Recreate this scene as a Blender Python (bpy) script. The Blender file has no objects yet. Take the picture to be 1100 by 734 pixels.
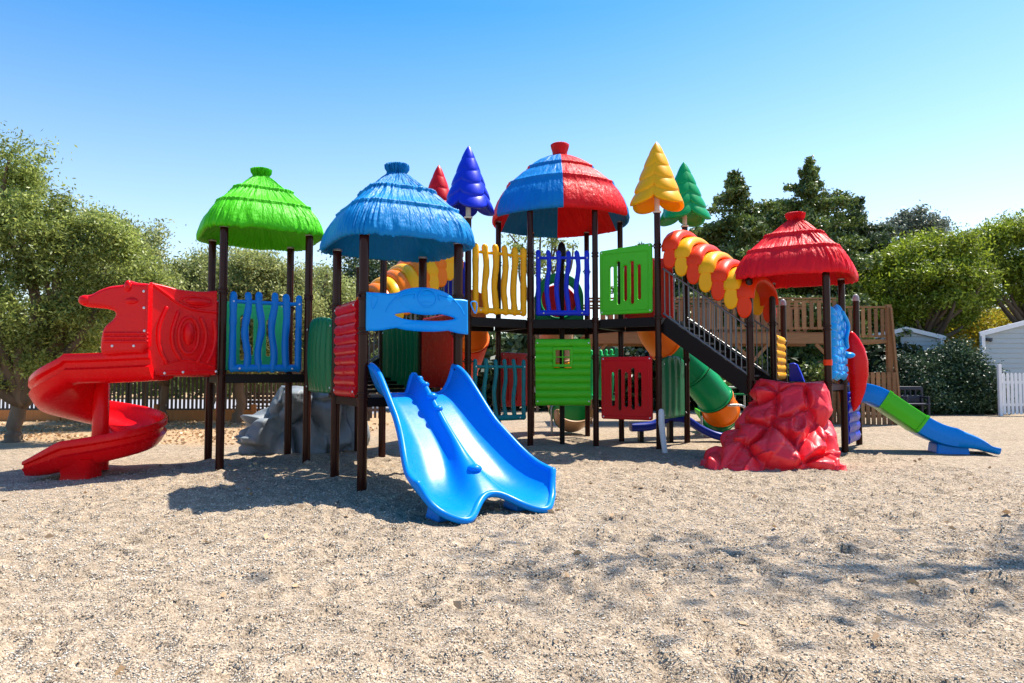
import bpy, bmesh, math, random
import numpy as np
from mathutils import Vector, Matrix, noise
from mathutils.geometry import tessellate_polygon

SC = bpy.context.scene
COL = SC.collection
PI = math.pi
R = math.radians
RNG = np.random.default_rng(7)
random.seed(7)
WM = {}          # world matrix of every object, so parts can be laid out in world space


# ------------------------------------------------------------------ object helpers
def tag(o, label=None, cat=None, group=None, kind=None):
    if label: o['label'] = label
    if cat: o['category'] = cat
    if group: o['group'] = group
    if kind: o['kind'] = kind
    return o


def thing(name, label, cat, loc, rz=0.0, group=None):
    o = bpy.data.objects.new(name, None)
    o.empty_display_size = 0.2
    COL.objects.link(o)
    o.location = loc
    o.rotation_euler = (0, 0, rz)
    WM[o.name] = Matrix.Translation(Vector(loc)) @ Matrix.Rotation(rz, 4, 'Z')
    return tag(o, label, cat, group)


def attach(o, parent, M=None):
    M = M if M is not None else Matrix.Identity(4)
    COL.objects.link(o)
    if parent is not None:
        o.parent = parent
        o.matrix_basis = WM[parent.name].inverted() @ M
    else:
        o.matrix_basis = M
    WM[o.name] = M.copy()
    return o


def copy_tree(o, loc, rz=0.0, scale=1.0, label=None):
    """A thing and its parts (two levels), moved to a new place."""
    c = o.copy()
    COL.objects.link(c)
    c.location = loc
    c.rotation_euler = (0, 0, rz)
    c.scale = (scale, scale, scale)
    if label: c['label'] = label
    for ch in list(o.children):
        d = ch.copy(); COL.objects.link(d); d.parent = c
        for g in ch.children:
            e = g.copy(); COL.objects.link(e); e.parent = d
    return c


class MB:
    """Collects shapes into one mesh."""
    def __init__(s):
        s.v = []; s.f = []; s.m = []

    def add(s, verts, faces, mi=0):
        k = len(s.v)
        s.v.extend([tuple(p) for p in verts])
        for f in faces:
            s.f.append([i + k for i in f]); s.m.append(mi)
        return s

    def box(s, c, d, M=None, mi=0, taper=1.0):
        x, y, z = d[0] / 2, d[1] / 2, d[2] / 2
        vs = []
        for sz, t in ((-1, 1.0), (1, taper)):
            for sx, sy in ((-1, -1), (1, -1), (1, 1), (-1, 1)):
                p = Vector((sx * x * t, sy * y * t, sz * z))
                if M is not None: p = M @ p
                vs.append(p + Vector(c))
        return s.add(vs, [(3, 2, 1, 0), (4, 5, 6, 7), (0, 1, 5, 4), (1, 2, 6, 5), (2, 3, 7, 6), (3, 0, 4, 7)], mi)

    def bar(s, a, b, w, h, mi=0, up=(0, 0, 1)):
        """Rectangular bar from a to b."""
        a = Vector(a); b = Vector(b); d = b - a; L = d.length
        d.normalize()
        u = Vector(up)
        if abs(d.dot(u)) > .98: u = Vector((0, 1, 0))
        x = d.cross(u).normalized(); z = x.cross(d).normalized()
        M = Matrix((x, d, z)).transposed()
        return s.box((a + b) / 2, (w, L, h), M, mi)

    def loft(s, rings, cap=(True, True), closed=True, mi=0, loop=False):
        n = len(rings[0]); k = len(s.v)
        for r in rings: s.v.extend([tuple(p) for p in r])
        m = len(rings)
        for i in range(m if loop else m - 1):
            i2 = (i + 1) % m
            for j in range(n if closed else n - 1):
                j2 = (j + 1) % n
                s.f.append([k + i * n + j, k + i * n + j2, k + i2 * n + j2, k + i2 * n + j]); s.m.append(mi)
        if not loop:
            if cap[0]: s.f.append([k + j for j in reversed(range(n))]); s.m.append(mi)
            if cap[1]: s.f.append([k + (m - 1) * n + j for j in range(n)]); s.m.append(mi)
        return s

    def tube(s, pts, r, n=10, mi=0, flat=1.0, loop=False, up=None, round_ends=False):
        """Round tube along points; r a number or a list; flat squashes it along the frame's second axis."""
        P = [Vector(p) for p in pts]
        rr = list(r) if hasattr(r, '__len__') else [r] * len(P)
        if round_ends and not loop:
            d0 = (P[0] - P[1]).normalized(); d1 = (P[-1] - P[-2]).normalized()
            r0, r1 = rr[0], rr[-1]
            P = [P[0] + d0 * r0 * .95, P[0] + d0 * r0 * .7] + P + [P[-1] + d1 * r1 * .7, P[-1] + d1 * r1 * .95]
            rr = [r0 * .25, r0 * .72] + rr + [r1 * .72, r1 * .25]
        N = len(P); rings = []
        x = None
        for i in range(N):
            if loop: t = P[(i + 1) % N] - P[i - 1]
            else: t = P[min(i + 1, N - 1)] - P[max(i - 1, 0)]
            t.normalize()
            if up is not None: x = t.cross(Vector(up))
            elif x is None:
                u = Vector((0, 0, 1)) if abs(t.z) < .9 else Vector((0, 1, 0))
                x = t.cross(u)
            else: x = x - t * x.dot(t)
            x.normalize()
            y = x.cross(t)
            rings.append([P[i] + (x * math.cos(2 * PI * j / n) + y * math.sin(2 * PI * j / n) * flat) * rr[i] for j in range(n)])
        return s.loft(rings, mi=mi, loop=loop)

    def lathe(s, prof, n=24, c=(0, 0, 0), mi=0, cap=(True, True)):
        rings = [[(c[0] + r * math.cos(2 * PI * j / n), c[1] + r * math.sin(2 * PI * j / n), c[2] + z) for j in range(n)] for r, z in prof]
        return s.loft(rings, cap=cap, mi=mi)

    def ball(s, c, r, n=12, m=8, mi=0):
        rx, ry, rz = (r, r, r) if not hasattr(r, '__len__') else r
        rings = []
        for i in range(m + 1):
            a = -PI / 2 + PI * (i + .02) / (m + .04)
            rings.append([(c[0] + rx * math.cos(a) * math.cos(2 * PI * j / n), c[1] + ry * math.cos(a) * math.sin(2 * PI * j / n), c[2] + rz * math.sin(a)) for j in range(n)])
        return s.loft(rings, mi=mi)

    def prism(s, poly, z0, z1, mi=0):
        n = len(poly)
        return s.loft([[(p[0], p[1], z0) for p in poly], [(p[0], p[1], z1) for p in poly]], mi=mi)

    def pillow(s, outline, T, r, holes=(), steps=3, mi=0, y0=0.0):
        """Flat rounded plate in the XZ plane (outline counter-clockwise), with round edges and real openings."""
        loops = [list(outline)] + [list(h) for h in holes]
        def area(l): return sum(l[i][0] * l[(i + 1) % len(l)][1] - l[(i + 1) % len(l)][0] * l[i][1] for i in range(len(l)))
        for i, l in enumerate(loops):
            if (area(l) > 0) != (i == 0): l.reverse()
        def inset(l, d):
            out = []; n = len(l)
            for i in range(n):
                a, b, c = Vector(l[i - 1]), Vector(l[i]), Vector(l[(i + 1) % n])
                e1 = (b - a).normalized(); e2 = (c - b).normalized()
                n1 = Vector((-e1.y, e1.x)); n2 = Vector((-e2.y, e2.x))
                m = n1 + n2
                if m.length < 1e-6: m = n1
                m.normalize()
                k = max(m.dot(n1), .55)
                out.append(b + m * d / k)
            return out
        lv = []
        for k in range(steps + 1):
            a = PI / 2 * k / steps
            lv.append((r * (1 - math.sin(a)) if False else r * (1 - math.cos(PI / 2 - a)), -(T / 2 - r + r * math.cos(a))))
        lv = lv + [(i, -y) for i, y in reversed(lv)]
        caps = [[], []]
        for l in loops:
            rings = []
            for d, y in lv:
                rings.append([(p.x, y + y0, p.y) for p in inset(l, d)])
            base = len(s.v)
            s.loft(rings, cap=(False, False), mi=mi)
            n = len(l)
            caps[0].append([(base + j, rings[0][j]) for j in range(n)])
            caps[1].append([(base + (len(rings) - 1) * n + j, rings[-1][j]) for j in range(n)])
        for side in (0, 1):
            polys = [[Vector((p[1][0], p[1][2], 0)) for p in loop] for loop in caps[side]]
            idx = [p[0] for loop in caps[side] for p in loop]
            flatp = [p[1] for loop in caps[side] for p in loop]
            for tri in tessellate_polygon(polys):
                t = [idx[i] for i in tri]
                q = [flatp[i] for i in tri]
                ar = (q[1][0] - q[0][0]) * (q[2][2] - q[0][2]) - (q[2][0] - q[0][0]) * (q[1][2] - q[0][2])
                if (ar < 0) != (side == 1): t.reverse()
                s.f.append(t); s.m.append(mi)
        return s

    def grid(s, fn, nu, nv, mi=0):
        k = len(s.v)
        for i in range(nu + 1):
            for j in range(nv + 1): s.v.append(tuple(fn(i / nu, j / nv)))
        for i in range(nu):
            for j in range(nv):
                a = k + i * (nv + 1) + j
                s.f.append([a, a + nv + 1, a + nv + 2, a + 1]); s.m.append(mi)
        return s

    def build(s, name, mats, parent=None, M=None, smooth=40, bevel=0, subsurf=0, solid=0, wn=False, recalc=True):
        me = bpy.data.meshes.new(name)
        me.from_pydata(s.v, [], s.f)
        mats = mats if isinstance(mats, (list, tuple)) else [mats]
        for m in mats: me.materials.append(m)
        if len(mats) > 1: me.polygons.foreach_set('material_index', s.m)
        if recalc:
            bm = bmesh.new(); bm.from_mesh(me)
            bmesh.ops.recalc_face_normals(bm, faces=bm.faces[:])
            bm.to_mesh(me); bm.free()
        if smooth:
            me.shade_smooth()
            if smooth < 170: me.set_sharp_from_angle(angle=R(smooth))
        o = bpy.data.objects.new(name, me)
        if solid:
            md = o.modifiers.new('thickness', 'SOLIDIFY'); md.thickness = solid; md.offset = -1
        if bevel:
            md = o.modifiers.new('round', 'BEVEL'); md.width = bevel; md.segments = 2; md.limit_method = 'ANGLE'; md.angle_limit = R(35)
        if subsurf:
            md = o.modifiers.new('smooth', 'SUBSURF'); md.levels = subsurf; md.render_levels = subsurf
        if wn or bevel:
            md = o.modifiers.new('normals', 'WEIGHTED_NORMAL'); md.keep_sharp = True
        return attach(o, parent, M)


def rrect(x0, z0, x1, z1, r, n=5):
    """Rounded rectangle outline, counter-clockwise in (x, z)."""
    out = []
    for cx, cz, a0 in ((x1 - r, z0 + r, -90), (x1 - r, z1 - r, 0), (x0 + r, z1 - r, 90), (x0 + r, z0 + r, 180)):
        for i in range(n + 1):
            a = R(a0 + 90 * i / n)
            out.append((cx + r * math.cos(a), cz + r * math.sin(a)))
    return out


def spline(pts, n=8, closed=False):
    """Catmull-Rom through points."""
    P = [Vector(p) for p in pts]; N = len(P); out = []
    rng = range(N if closed else N - 1)
    for i in rng:
        if closed: p0, p1, p2, p3 = P[i - 1], P[i], P[(i + 1) % N], P[(i + 2) % N]
        else: p0, p1, p2, p3 = P[max(i - 1, 0)], P[i], P[i + 1], P[min(i + 2, N - 1)]
        for k in range(n):
            t = k / n
            out.append(.5 * ((2 * p1) + (p2 - p0) * t + (2 * p0 - 5 * p1 + 4 * p2 - p3) * t * t + (3 * p1 - p0 - 3 * p2 + p3) * t ** 3))
    if not closed: out.append(P[-1].copy())
    return out


def side(p0, p1, z=0.0, out=0.0):
    """Frame of a tower side: x runs p0 to p1, z up, -y faces out when p0 is on the left seen from outside."""
    a = Vector((p0[0], p0[1], 0)); b = Vector((p1[0], p1[1], 0))
    x = (b - a).normalized(); zz = Vector((0, 0, 1)); y = zz.cross(x)
    M = Matrix((x, y, zz)).transposed().to_4x4()
    M.translation = Vector((p0[0], p0[1], z)) - y * out
    return M, (b - a).length


# ------------------------------------------------------------------ materials
def srgb(r, g, b):
    f = lambda c: (c / 255 / 12.92) if c / 255 <= .04045 else ((c / 255 + .055) / 1.055) ** 2.4
    return (f(r), f(g), f(b))


def newmat(name):
    m = bpy.data.materials.new(name); m.use_nodes = True
    nt = m.node_tree; b = nt.nodes['Principled BSDF']
    return m, nt, b


def N(nt, t, **kw):
    n = nt.nodes.new(t)
    for k, v in kw.items():
        if k in n.inputs: n.inputs[k].default_value = v
        else: setattr(n, k, v)
    return n


def mixcol(nt, fac, a, b, mode='MIX'):
    m = nt.nodes.new('ShaderNodeMix'); m.data_type = 'RGBA'; m.blend_type = mode
    for sock, v in ((m.inputs[0], fac), (m.inputs[6], a), (m.inputs[7], b)):
        if hasattr(v, 'is_linked') or hasattr(v, 'links'): nt.links.new(v, sock)
        else: sock.default_value = v if not hasattr(v, '__len__') else (*v[:3], 1)
    return m.outputs[2]


def plastic(name, rgb, rough=.33, var=.10, bump=.05, bscale=55, spec=.20):
    m, nt, b = newmat(name)
    tc = N(nt, 'ShaderNodeTexCoord')
    n1 = N(nt, 'ShaderNodeTexNoise', Scale=2.2, Detail=4.0, Roughness=.6); nt.links.new(tc.outputs['Object'], n1.inputs['Vector'])
    n2 = N(nt, 'ShaderNodeTexNoise', Scale=bscale, Detail=2.0); nt.links.new(tc.outputs['Object'], n2.inputs['Vector'])
    n3 = N(nt, 'ShaderNodeTexNoise', Scale=14.0, Detail=6.0, Roughness=.7); nt.links.new(tc.outputs['Object'], n3.inputs['Vector'])
    dark = tuple(c * (1 - var) for c in rgb); lite = tuple(min(1, c * (1 + var) + .002) for c in rgb)
    c = mixcol(nt, n1.outputs['Fac'], dark, lite)
    # chalky scuffs where hands and weather have dulled the surface
    rp = N(nt, 'ShaderNodeValToRGB'); nt.links.new(n3.outputs['Fac'], rp.inputs[0])
    rp.color_ramp.elements[0].position = .56; rp.color_ramp.elements[1].position = .78
    rp.color_ramp.elements[0].color = (0, 0, 0, 1); rp.color_ramp.elements[1].color = (.09, .09, .09, 1)
    dusty = tuple(min(1, x * .8 + .10) for x in rgb)
    c = mixcol(nt, rp.outputs[0], c, dusty)
    nt.links.new(c, b.inputs['Base Color'])
    mr = N(nt, 'ShaderNodeMapRange'); nt.links.new(n3.outputs['Fac'], mr.inputs[0])
    mr.inputs[3].default_value = rough - .08; mr.inputs[4].default_value = rough + .16
    nt.links.new(mr.outputs[0], b.inputs['Roughness'])
    bp = N(nt, 'ShaderNodeBump', Strength=bump, Distance=.01); nt.links.new(n2.outputs['Fac'], bp.inputs['Height'])
    nt.links.new(bp.outputs[0], b.inputs['Normal'])
    b.inputs['Specular IOR Level'].default_value = spec
    return m


def thatch(name, rgb):
    m, nt, b = newmat(name)
    tc = N(nt, 'ShaderNodeTexCoord'); sp = N(nt, 'ShaderNodeSeparateXYZ'); nt.links.new(tc.outputs['Object'], sp.inputs[0])
    at = N(nt, 'ShaderNodeMath', operation='ARCTAN2'); nt.links.new(sp.outputs['Y'], at.inputs[0]); nt.links.new(sp.outputs['X'], at.inputs[1])
    cb = N(nt, 'ShaderNodeCombineXYZ')
    m1 = N(nt, 'ShaderNodeMath', operation='MULTIPLY'); m1.inputs[1].default_value = 9.5; nt.links.new(at.outputs[0], m1.inputs[0])
    m2 = N(nt, 'ShaderNodeMath', operation='MULTIPLY'); m2.inputs[1].default_value = 3.2; nt.links.new(sp.outputs['Z'], m2.inputs[0])
    nt.links.new(m1.outputs[0], cb.inputs[0]); nt.links.new(m2.outputs[0], cb.inputs[1])
    n1 = N(nt, 'ShaderNodeTexNoise', Scale=1.0, Detail=3.5, Roughness=.6); nt.links.new(cb.outputs[0], n1.inputs['Vector'])
    n2 = N(nt, 'ShaderNodeTexNoise', Scale=2.5, Detail=3.0); nt.links.new(tc.outputs['Object'], n2.inputs['Vector'])
    c = mixcol(nt, n2.outputs['Fac'], tuple(x * .86 for x in rgb), tuple(min(1, x * 1.12 + .01) for x in rgb))
    nt.links.new(c, b.inputs['Base Color'])
    bp = N(nt, 'ShaderNodeBump', Strength=1.0, Distance=.05); nt.links.new(n1.outputs['Fac'], bp.inputs['Height'])
    nt.links.new(bp.outputs[0], b.inputs['Normal'])
    b.inputs['Roughness'].default_value = .45; b.inputs['Specular IOR Level'].default_value = .13
    return m


def painted(name, rgb, rough=.4, metallic=0.0, var=.2, scale=9.0, bump=.05, spec=.4):
    m, nt, b = newmat(name)
    tc = N(nt, 'ShaderNodeTexCoord')
    n1 = N(nt, 'ShaderNodeTexNoise', Scale=scale, Detail=5.0, Roughness=.65); nt.links.new(tc.outputs['Object'], n1.inputs['Vector'])
    c = mixcol(nt, n1.outputs['Fac'], tuple(x * (1 - var) for x in rgb), tuple(min(1, x * (1 + var)) for x in rgb))
    nt.links.new(c, b.inputs['Base Color'])
    b.inputs['Roughness'].default_value = rough; b.inputs['Metallic'].default_value = metallic; b.inputs['Specular IOR Level'].default_value = spec
    bp = N(nt, 'ShaderNodeBump', Strength=bump, Distance=.01); nt.links.new(n1.outputs['Fac'], bp.inputs['Height'])
    nt.links.new(bp.outputs[0], b.inputs['Normal'])
    return m


def wood(name, rgb, grain=(1.5, 1.5, 22), var=.45):
    m, nt, b = newmat(name)
    tc = N(nt, 'ShaderNodeTexCoord'); mp = N(nt, 'ShaderNodeMapping'); mp.inputs['Scale'].default_value = grain
    nt.links.new(tc.outputs['Object'], mp.inputs[0])
    n1 = N(nt, 'ShaderNodeTexNoise', Scale=2.0, Detail=6.0, Roughness=.6); nt.links.new(mp.outputs[0], n1.inputs['Vector'])
    geo = N(nt, 'ShaderNodeNewGeometry')
    c = mixcol(nt, n1.outputs['Fac'], tuple(x * (1 - var) for x in rgb), tuple(min(1, x * (1 + var)) for x in rgb))
    c2 = mixcol(nt, .35, c, (1, 1, 1), 'MULTIPLY')
    mr = N(nt, 'ShaderNodeMapRange'); nt.links.new(geo.outputs['Random Per Island'], mr.inputs[0]); mr.inputs[3].default_value = .65; mr.inputs[4].default_value = 1.2
    cc = N(nt, 'ShaderNodeVectorMath', operation='SCALE'); nt.links.new(c, cc.inputs[0]); nt.links.new(mr.outputs[0], cc.inputs['Scale'])
    nt.links.new(cc.outputs[0], b.inputs['Base Color'])
    b.inputs['Roughness'].default_value = .75
    bp = N(nt, 'ShaderNodeBump', Strength=.3, Distance=.01); nt.links.new(n1.outputs['Fac'], bp.inputs['Height']); nt.links.new(bp.outputs[0], b.inputs['Normal'])
    return m


def leafmat(name, a, bcol, trans=.35, rough=.45):
    m, nt, b = newmat(name)
    geo = N(nt, 'ShaderNodeNewGeometry')
    rp = N(nt, 'ShaderNodeValToRGB'); nt.links.new(geo.outputs['Random Per Island'], rp.inputs[0])
    rp.color_ramp.elements[0].color = (*a, 1); rp.color_ramp.elements[1].color = (*bcol, 1)
    tc = N(nt, 'ShaderNodeTexCoord')
    n1 = N(nt, 'ShaderNodeTexNoise', Scale=.7, Detail=2.0); nt.links.new(tc.outputs['Object'], n1.inputs['Vector'])
    mr = N(nt, 'ShaderNodeMapRange'); nt.links.new(n1.outputs['Fac'], mr.inputs[0]); mr.inputs[1].default_value = .3; mr.inputs[2].default_value = .7
    mr.inputs[3].default_value = .7; mr.inputs[4].default_value = 1.35
    cc = N(nt, 'ShaderNodeVectorMath', operation='SCALE'); nt.links.new(rp.outputs[0], cc.inputs[0]); nt.links.new(mr.outputs[0], cc.inputs['Scale'])
    nt.links.new(cc.outputs[0], b.inputs['Base Color'])
    b.inputs['Roughness'].default_value = rough
    b.inputs['Specular IOR Level'].default_value = .45
    tr = N(nt, 'ShaderNodeBsdfTranslucent'); nt.links.new(cc.outputs[0], tr.inputs[0])
    mx = N(nt, 'ShaderNodeMixShader'); mx.inputs[0].default_value = trans
    nt.links.new(b.outputs[0], mx.inputs[1]); nt.links.new(tr.outputs[0], mx.inputs[2])
    nt.links.new(mx.outputs[0], nt.nodes['Material Output'].inputs['Surface'])
    return m


RED = plastic('red plastic', (.80, .004, .007), rough=.22)
RED_D = plastic('crimson plastic', (.60, .005, .012), rough=.28)
RED_ROCK = plastic('red rock plastic', (.82, .014, .026), rough=.40, bump=.10, bscale=22, spec=.5)
BLUE = plastic('azure slide plastic', (.001, .21, .70), rough=.25, var=.08, spec=.17)
SKYB = plastic('sky blue plastic', (.003, .32, .80), rough=.3)
MIDB = plastic('mid blue plastic', (.002, .185, .60), rough=.3)
DEEPB = plastic('deep blue plastic', (.008, .030, .56), rough=.3)
LIME = plastic('lime green plastic', (.07, .52, .012), rough=.28)
SPRING = plastic('spring green plastic', (.05, .72, .26), rough=.35)
BOTTLE = plastic('bottle green plastic', (.004, .16, .06), rough=.26)
TUBEG = plastic('tube green plastic', (.004, .30, .09), rough=.26)
TEAL = plastic('teal plastic', (.004, .17, .19), rough=.3)
YEL = plastic('yellow plastic', (.96, .42, .002), rough=.33)
ORA = plastic('orange plastic', (.92, .185, .003), rough=.33)
VERM = plastic('vermilion plastic', (.84, .045, .004), rough=.35)
BEIGE = plastic('beige plastic', (.50, .31, .18), rough=.4)
GREYR = plastic('grey rock plastic', (.21, .24, .27), rough=.45, var=.3, bump=.3, bscale=12)
POST = painted('brown powder coat', (.034, .009, .006), rough=.17, var=.25, bump=.02, spec=.16)
DECK = painted('black coated steel', (.008, .006, .006), rough=.4, spec=.15)
STEEL = painted('galvanised steel', (.42, .42, .42), rough=.38, metallic=.85)
DARKST = painted('dark grey steel', (.09, .09, .095), rough=.35, metallic=.4)
BOLTM = painted('white bolt cap', (.75, .75, .75), rough=.3, metallic=.3)
STUBM = painted('white tube', (.7, .68, .66), rough=.4)
TH_G = thatch('green thatch plastic', (.070, .54, .004))
TH_B = thatch('blue thatch plastic', (.001, .215, .54))
TH_R = thatch('red thatch plastic', (.80, .007, .016))
TIMBER = wood('terrace timber', (.27, .135, .055))
SLEEPER = wood('orange timber', (.36, .15, .045), grain=(20, 1.5, 1.5))
FENCEW = wood('dark fence timber', (.10, .07, .055))
BARK = wood('bark', (.13, .09, .06), grain=(5, 5, 1.2), var=.6)
BARKO = wood('olive bark', (.15, .10, .06), grain=(5, 5, 1.2), var=.6)
WHITEP = painted('white paint', (.80, .80, .82), rough=.5, var=.05)
SIDING = painted('grey siding', (.42, .46, .47), rough=.6, var=.06, scale=3)
ROOFG = painted('pale roof sheet', (.55, .56, .57), rough=.6, var=.08)
NAVY = painted('navy plastic', (.012, .016, .035), rough=.45)

# ------------------------------------------------------------------ shared small parts
_bolt_mesh = None
def bolts(panel, M, pts, r=.017):
    """White bolt caps, each an object of its own, at points in the panel's frame."""
    global _bolt_mesh
    for p in pts:
        if _bolt_mesh is None:
            b = MB(); b.ball((0, 0, 0), (1, .55, 1), 10, 6)
            o = b.build('bolt', BOLTM, panel, M @ Matrix.Translation(Vector(p)) @ Matrix.Scale(r, 4), smooth=180)
            _bolt_mesh = o.data
        else:
            o = bpy.data.objects.new('bolt', _bolt_mesh)
            attach(o, panel, M @ Matrix.Translation(Vector(p)) @ Matrix.Scale(r, 4))


_collar_mesh = None
def post(parent, p, h, collars=(), r=.063, ring=True, cap=None):
    """Round steel post with clamp collars (sub-parts)."""
    global _collar_mesh
    b = MB()
    b.lathe([(r, 0), (r, h - .008), (r - .008, h)], 20)
    M = Matrix.Translation(Vector((p[0], p[1], -.02)))
    o = b.build('post', POST, parent, M)
    for z in collars:
        if _collar_mesh is None:
            c = MB()
            pr = []
            for z0 in (-.045, .02):
                pr += [(.060, z0 - .004), (.075, z0), (.078, z0 + .012), (.075, z0 + .026), (.060, z0 + .03)]
            c.lathe(pr, 20)
            c.box((.085, 0, .0), (.03, .03, .03)); c.box((-.085, 0, 0), (.03, .03, .03))
            k = c.build('collar', POST, o, Matrix.Translation(Vector((p[0], p[1], z))))
            _collar_mesh = k.data
        else:
            attach(bpy.data.objects.new('collar', _collar_mesh), o, Matrix.Translation(Vector((p[0], p[1], z))) @ Matrix.Rotation(random.random() * 6, 4, 'Z'))
    if cap == 'dome':
        c = MB(); c.lathe([(r + .004, 0), (r + .006, .05), (r * .9, .10), (r * .6, .135), (.008, .15)], 16)
        c.build('cap', CAPM, o, Matrix.Translation(Vector((p[0], p[1], h - .06))))
    elif ring:
        c = MB(); c.lathe([(r + .005, 0), (r + .007, .01), (r + .005, .03)], 20)
        c.build('end_ring', STEEL, o, Matrix.Translation(Vector((p[0], p[1], h - .05))))
    return o
CAPM = painted('grey cap', (.30, .27, .26), rough=.35)


def deck(parent, poly, z, t=.11):
    """Steel deck plate with a deep edge beam."""
    b = MB()
    b.prism(poly, z - .03, z)
    n = len(poly)
    for i in range(n):
        a = Vector((*poly[i], z - t / 2 - .012)); c = Vector((*poly[(i + 1) % n], z - t / 2 - .012))
        d = (c - a).normalized()
        b.bar(a + d * .03, c - d * .03, .045, t)
    return b.build('deck', DECK, parent, bevel=.004)


def wavy_fence(parent, p0, p1, z0, h, n, mat, gap=.09, r=.050, seed=0, amp=.026, out=0.0, tops=True, name='fence_panel'):
    rnd = random.Random(seed)
    M, L = side(p0, p1, z0, out)
    w = L - 2 * gap
    M = M @ Matrix.Translation(Vector((gap, 0, 0)))
    b = MB()
    for i in range(n):
        x = r + (w - 2 * r) * i / (n - 1)
        edge = i in (0, n - 1)
        a = 0 if edge else amp * (1 if rnd.random() < .8 else .4)
        ph = rnd.random() * 2 + (0 if i % 2 else 1.2); fr = rnd.uniform(1.0, 1.35)
        top = h - (.0 if tops else .05) - rnd.random() * .03
        pts = [(x + a * math.sin(ph + fr * 2 * PI * k / 14), rnd.uniform(-.003, .003), .04 + (top - .04) * k / 14) for k in range(15)]
        rr = [r * (1 + rnd.uniform(-.08, .10)) for _ in pts]
        b.tube(pts, rr, 10, flat=.85, up=(0, 1, 0), round_ends=True)
        for k in range(2):
            zz = rnd.uniform(.2, .9) * h
            b.ball((x + a * math.sin(ph + fr * 2 * PI * zz / h), -.025, zz), (.026, .022, .035), 8, 6)
    b.tube([(r * .6 + (w - 1.2 * r) * k / 10, 0, h - .13 + rnd.uniform(-.004, .004)) for k in range(11)], .032, 10, round_ends=True)
    b.tube([(r + (w - 2 * r) * k / 10, 0, .055 + rnd.uniform(-.003, .003)) for k in range(11)], .058, 12, flat=.8, up=(0, 1, 0), round_ends=True)
    o = b.build(name, mat, parent, M, smooth=180)
    bolts(o, M, [(r, -.045, h - .13), (w - r, -.045, h - .13), (.16, -.055, .05), (w - .16, -.055, .05)])
    return o


def slot_panel(parent, p0, p1, z0, h, mat, gap=.09, arch=(.0, .06), slots=5, out=0.0, seed=0, name='slotted_panel', T=.06):
    rnd = random.Random(seed)
    M, L = side(p0, p1, z0, out)
    w = L - 2 * gap
    M = M @ Matrix.Translation(Vector((gap, 0, 0)))
    ol = rrect(0, 0, w, h, .05)
    ol2 = []
    for x, z in ol:
        if z > h * .6: z += arch[0] + (arch[1] - arch[0]) * x / w - .03 * math.sin(PI * x / w)
        ol2.append((x, z))
    # denser top edge
    holes = []
    sw = .078
    xs = [w * (.24 + .52 * i / (slots - 1)) for i in range(slots)]
    for i, x in enumerate(xs):
        lo = h * (.20 if i % 2 == 0 else .14) + rnd.uniform(0, .03); hi = h * (.76 if i % 2 == 0 else .82) - rnd.uniform(0, .03)
        holes.append(rrect(x - sw / 2, lo, x + sw / 2, hi, sw / 2 - .001, 4))
    b = MB()
    b.pillow(ol2, T, .02, holes)
    for x, hl in zip(xs, holes):
        zz = [p[1] for p in hl]; lo, hi = min(zz), max(zz)
        b.tube([(p[0], -T / 2, p[1]) for p in rrect(x - sw / 2 - .012, lo - .012, x + sw / 2 + .012, hi + .012, sw / 2 + .01, 4)], .009, 6, loop=True)
    b.tube([(p[0], -T / 2, p[1]) for p in rrect(.075, .075, w - .075, h - .085, .06, 4)], .010, 6, loop=True)
    o = b.build(name, mat, parent, M, smooth=50, wn=True)
    bolts(o, M, [(.05, -T / 2, .05), (w - .05, -T / 2, .05), (.05, -T / 2, h - .05 + arch[0]), (w - .05, -T / 2, h - .05 + arch[1])])
    return o


def log_panel(parent, p0, p1, z0, h, n, mat, gap=.09, window=False, out=0.0, seed=0, slant=0.0, name='log_panel', depth=.055):
    rnd = random.Random(seed)
    M, L = side(p0, p1, z0, out)
    w = L - 2 * gap
    M = M @ Matrix.Translation(Vector((gap, 0, 0)))
    b = MB()
    rh = h / n
    wx0, wx1, wz0, wz1 = .33 * w, .66 * w, .60 * h, .86 * h
    def log(xa, xb, z, r):
        m = 12
        b.tube([(xa + (xb - xa) * k / m, rnd.uniform(-.004, .004), z + rnd.uniform(-.004, .004) + slant * (k / m - .5)) for k in range(m + 1)],
               [r * (1.06 + rnd.uniform(-.05, .05)) for k in range(m + 1)], 10, flat=depth / r, up=(0, 1, 0))
    for i in range(n):
        z = rh * (i + .5)
        r = rh * .56
        if window and wz0 < z < wz1:
            log(.0, wx0, z, r); log(wx1, w, z, r)
        else: log(.0, w, z, r)
        if rnd.random() < .7:
            x = rnd.uniform(.1, .9) * w
            if not (window and wz0 - .05 < z < wz1 + .05 and wx0 - .08 < x < wx1 + .08):
                b.tube([(x + .035 * math.cos(a), -depth * .85, z + .5 * r * math.sin(a)) for a in np.linspace(0, 2 * PI, 10)[:-1]], .010, 6, loop=True)
                b.ball((x, -depth * .8, z), (.018, .016, .014), 8, 6)
    if window:
        b.pillow(rrect(wx0 - .02, wz0 - .03, wx1 + .02, wz1 + .03, .012, 2), .15, .012,
                 [rrect(wx0 + .04 + (wx1 - wx0 - .08) * (.54 * i), wz0 + .03 + (wz1 - wz0 - .06) * (.54 * j),
                        wx0 + .04 + (wx1 - wx0 - .08) * (.54 * i + .46), wz0 + .03 + (wz1 - wz0 - .06) * (.54 * j + .46), .006, 2) for i in (0, 1) for j in (0, 1)])
    o = b.build(name, mat, parent, M, smooth=60)
    bolts(o, M, [(.04, -depth - .008, rh * .5), (w - .04, -depth - .008, rh * .5), (.04, -depth - .008, h - rh * .5), (w - .04, -depth - .008, h - rh * .5)])
    return o


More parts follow.
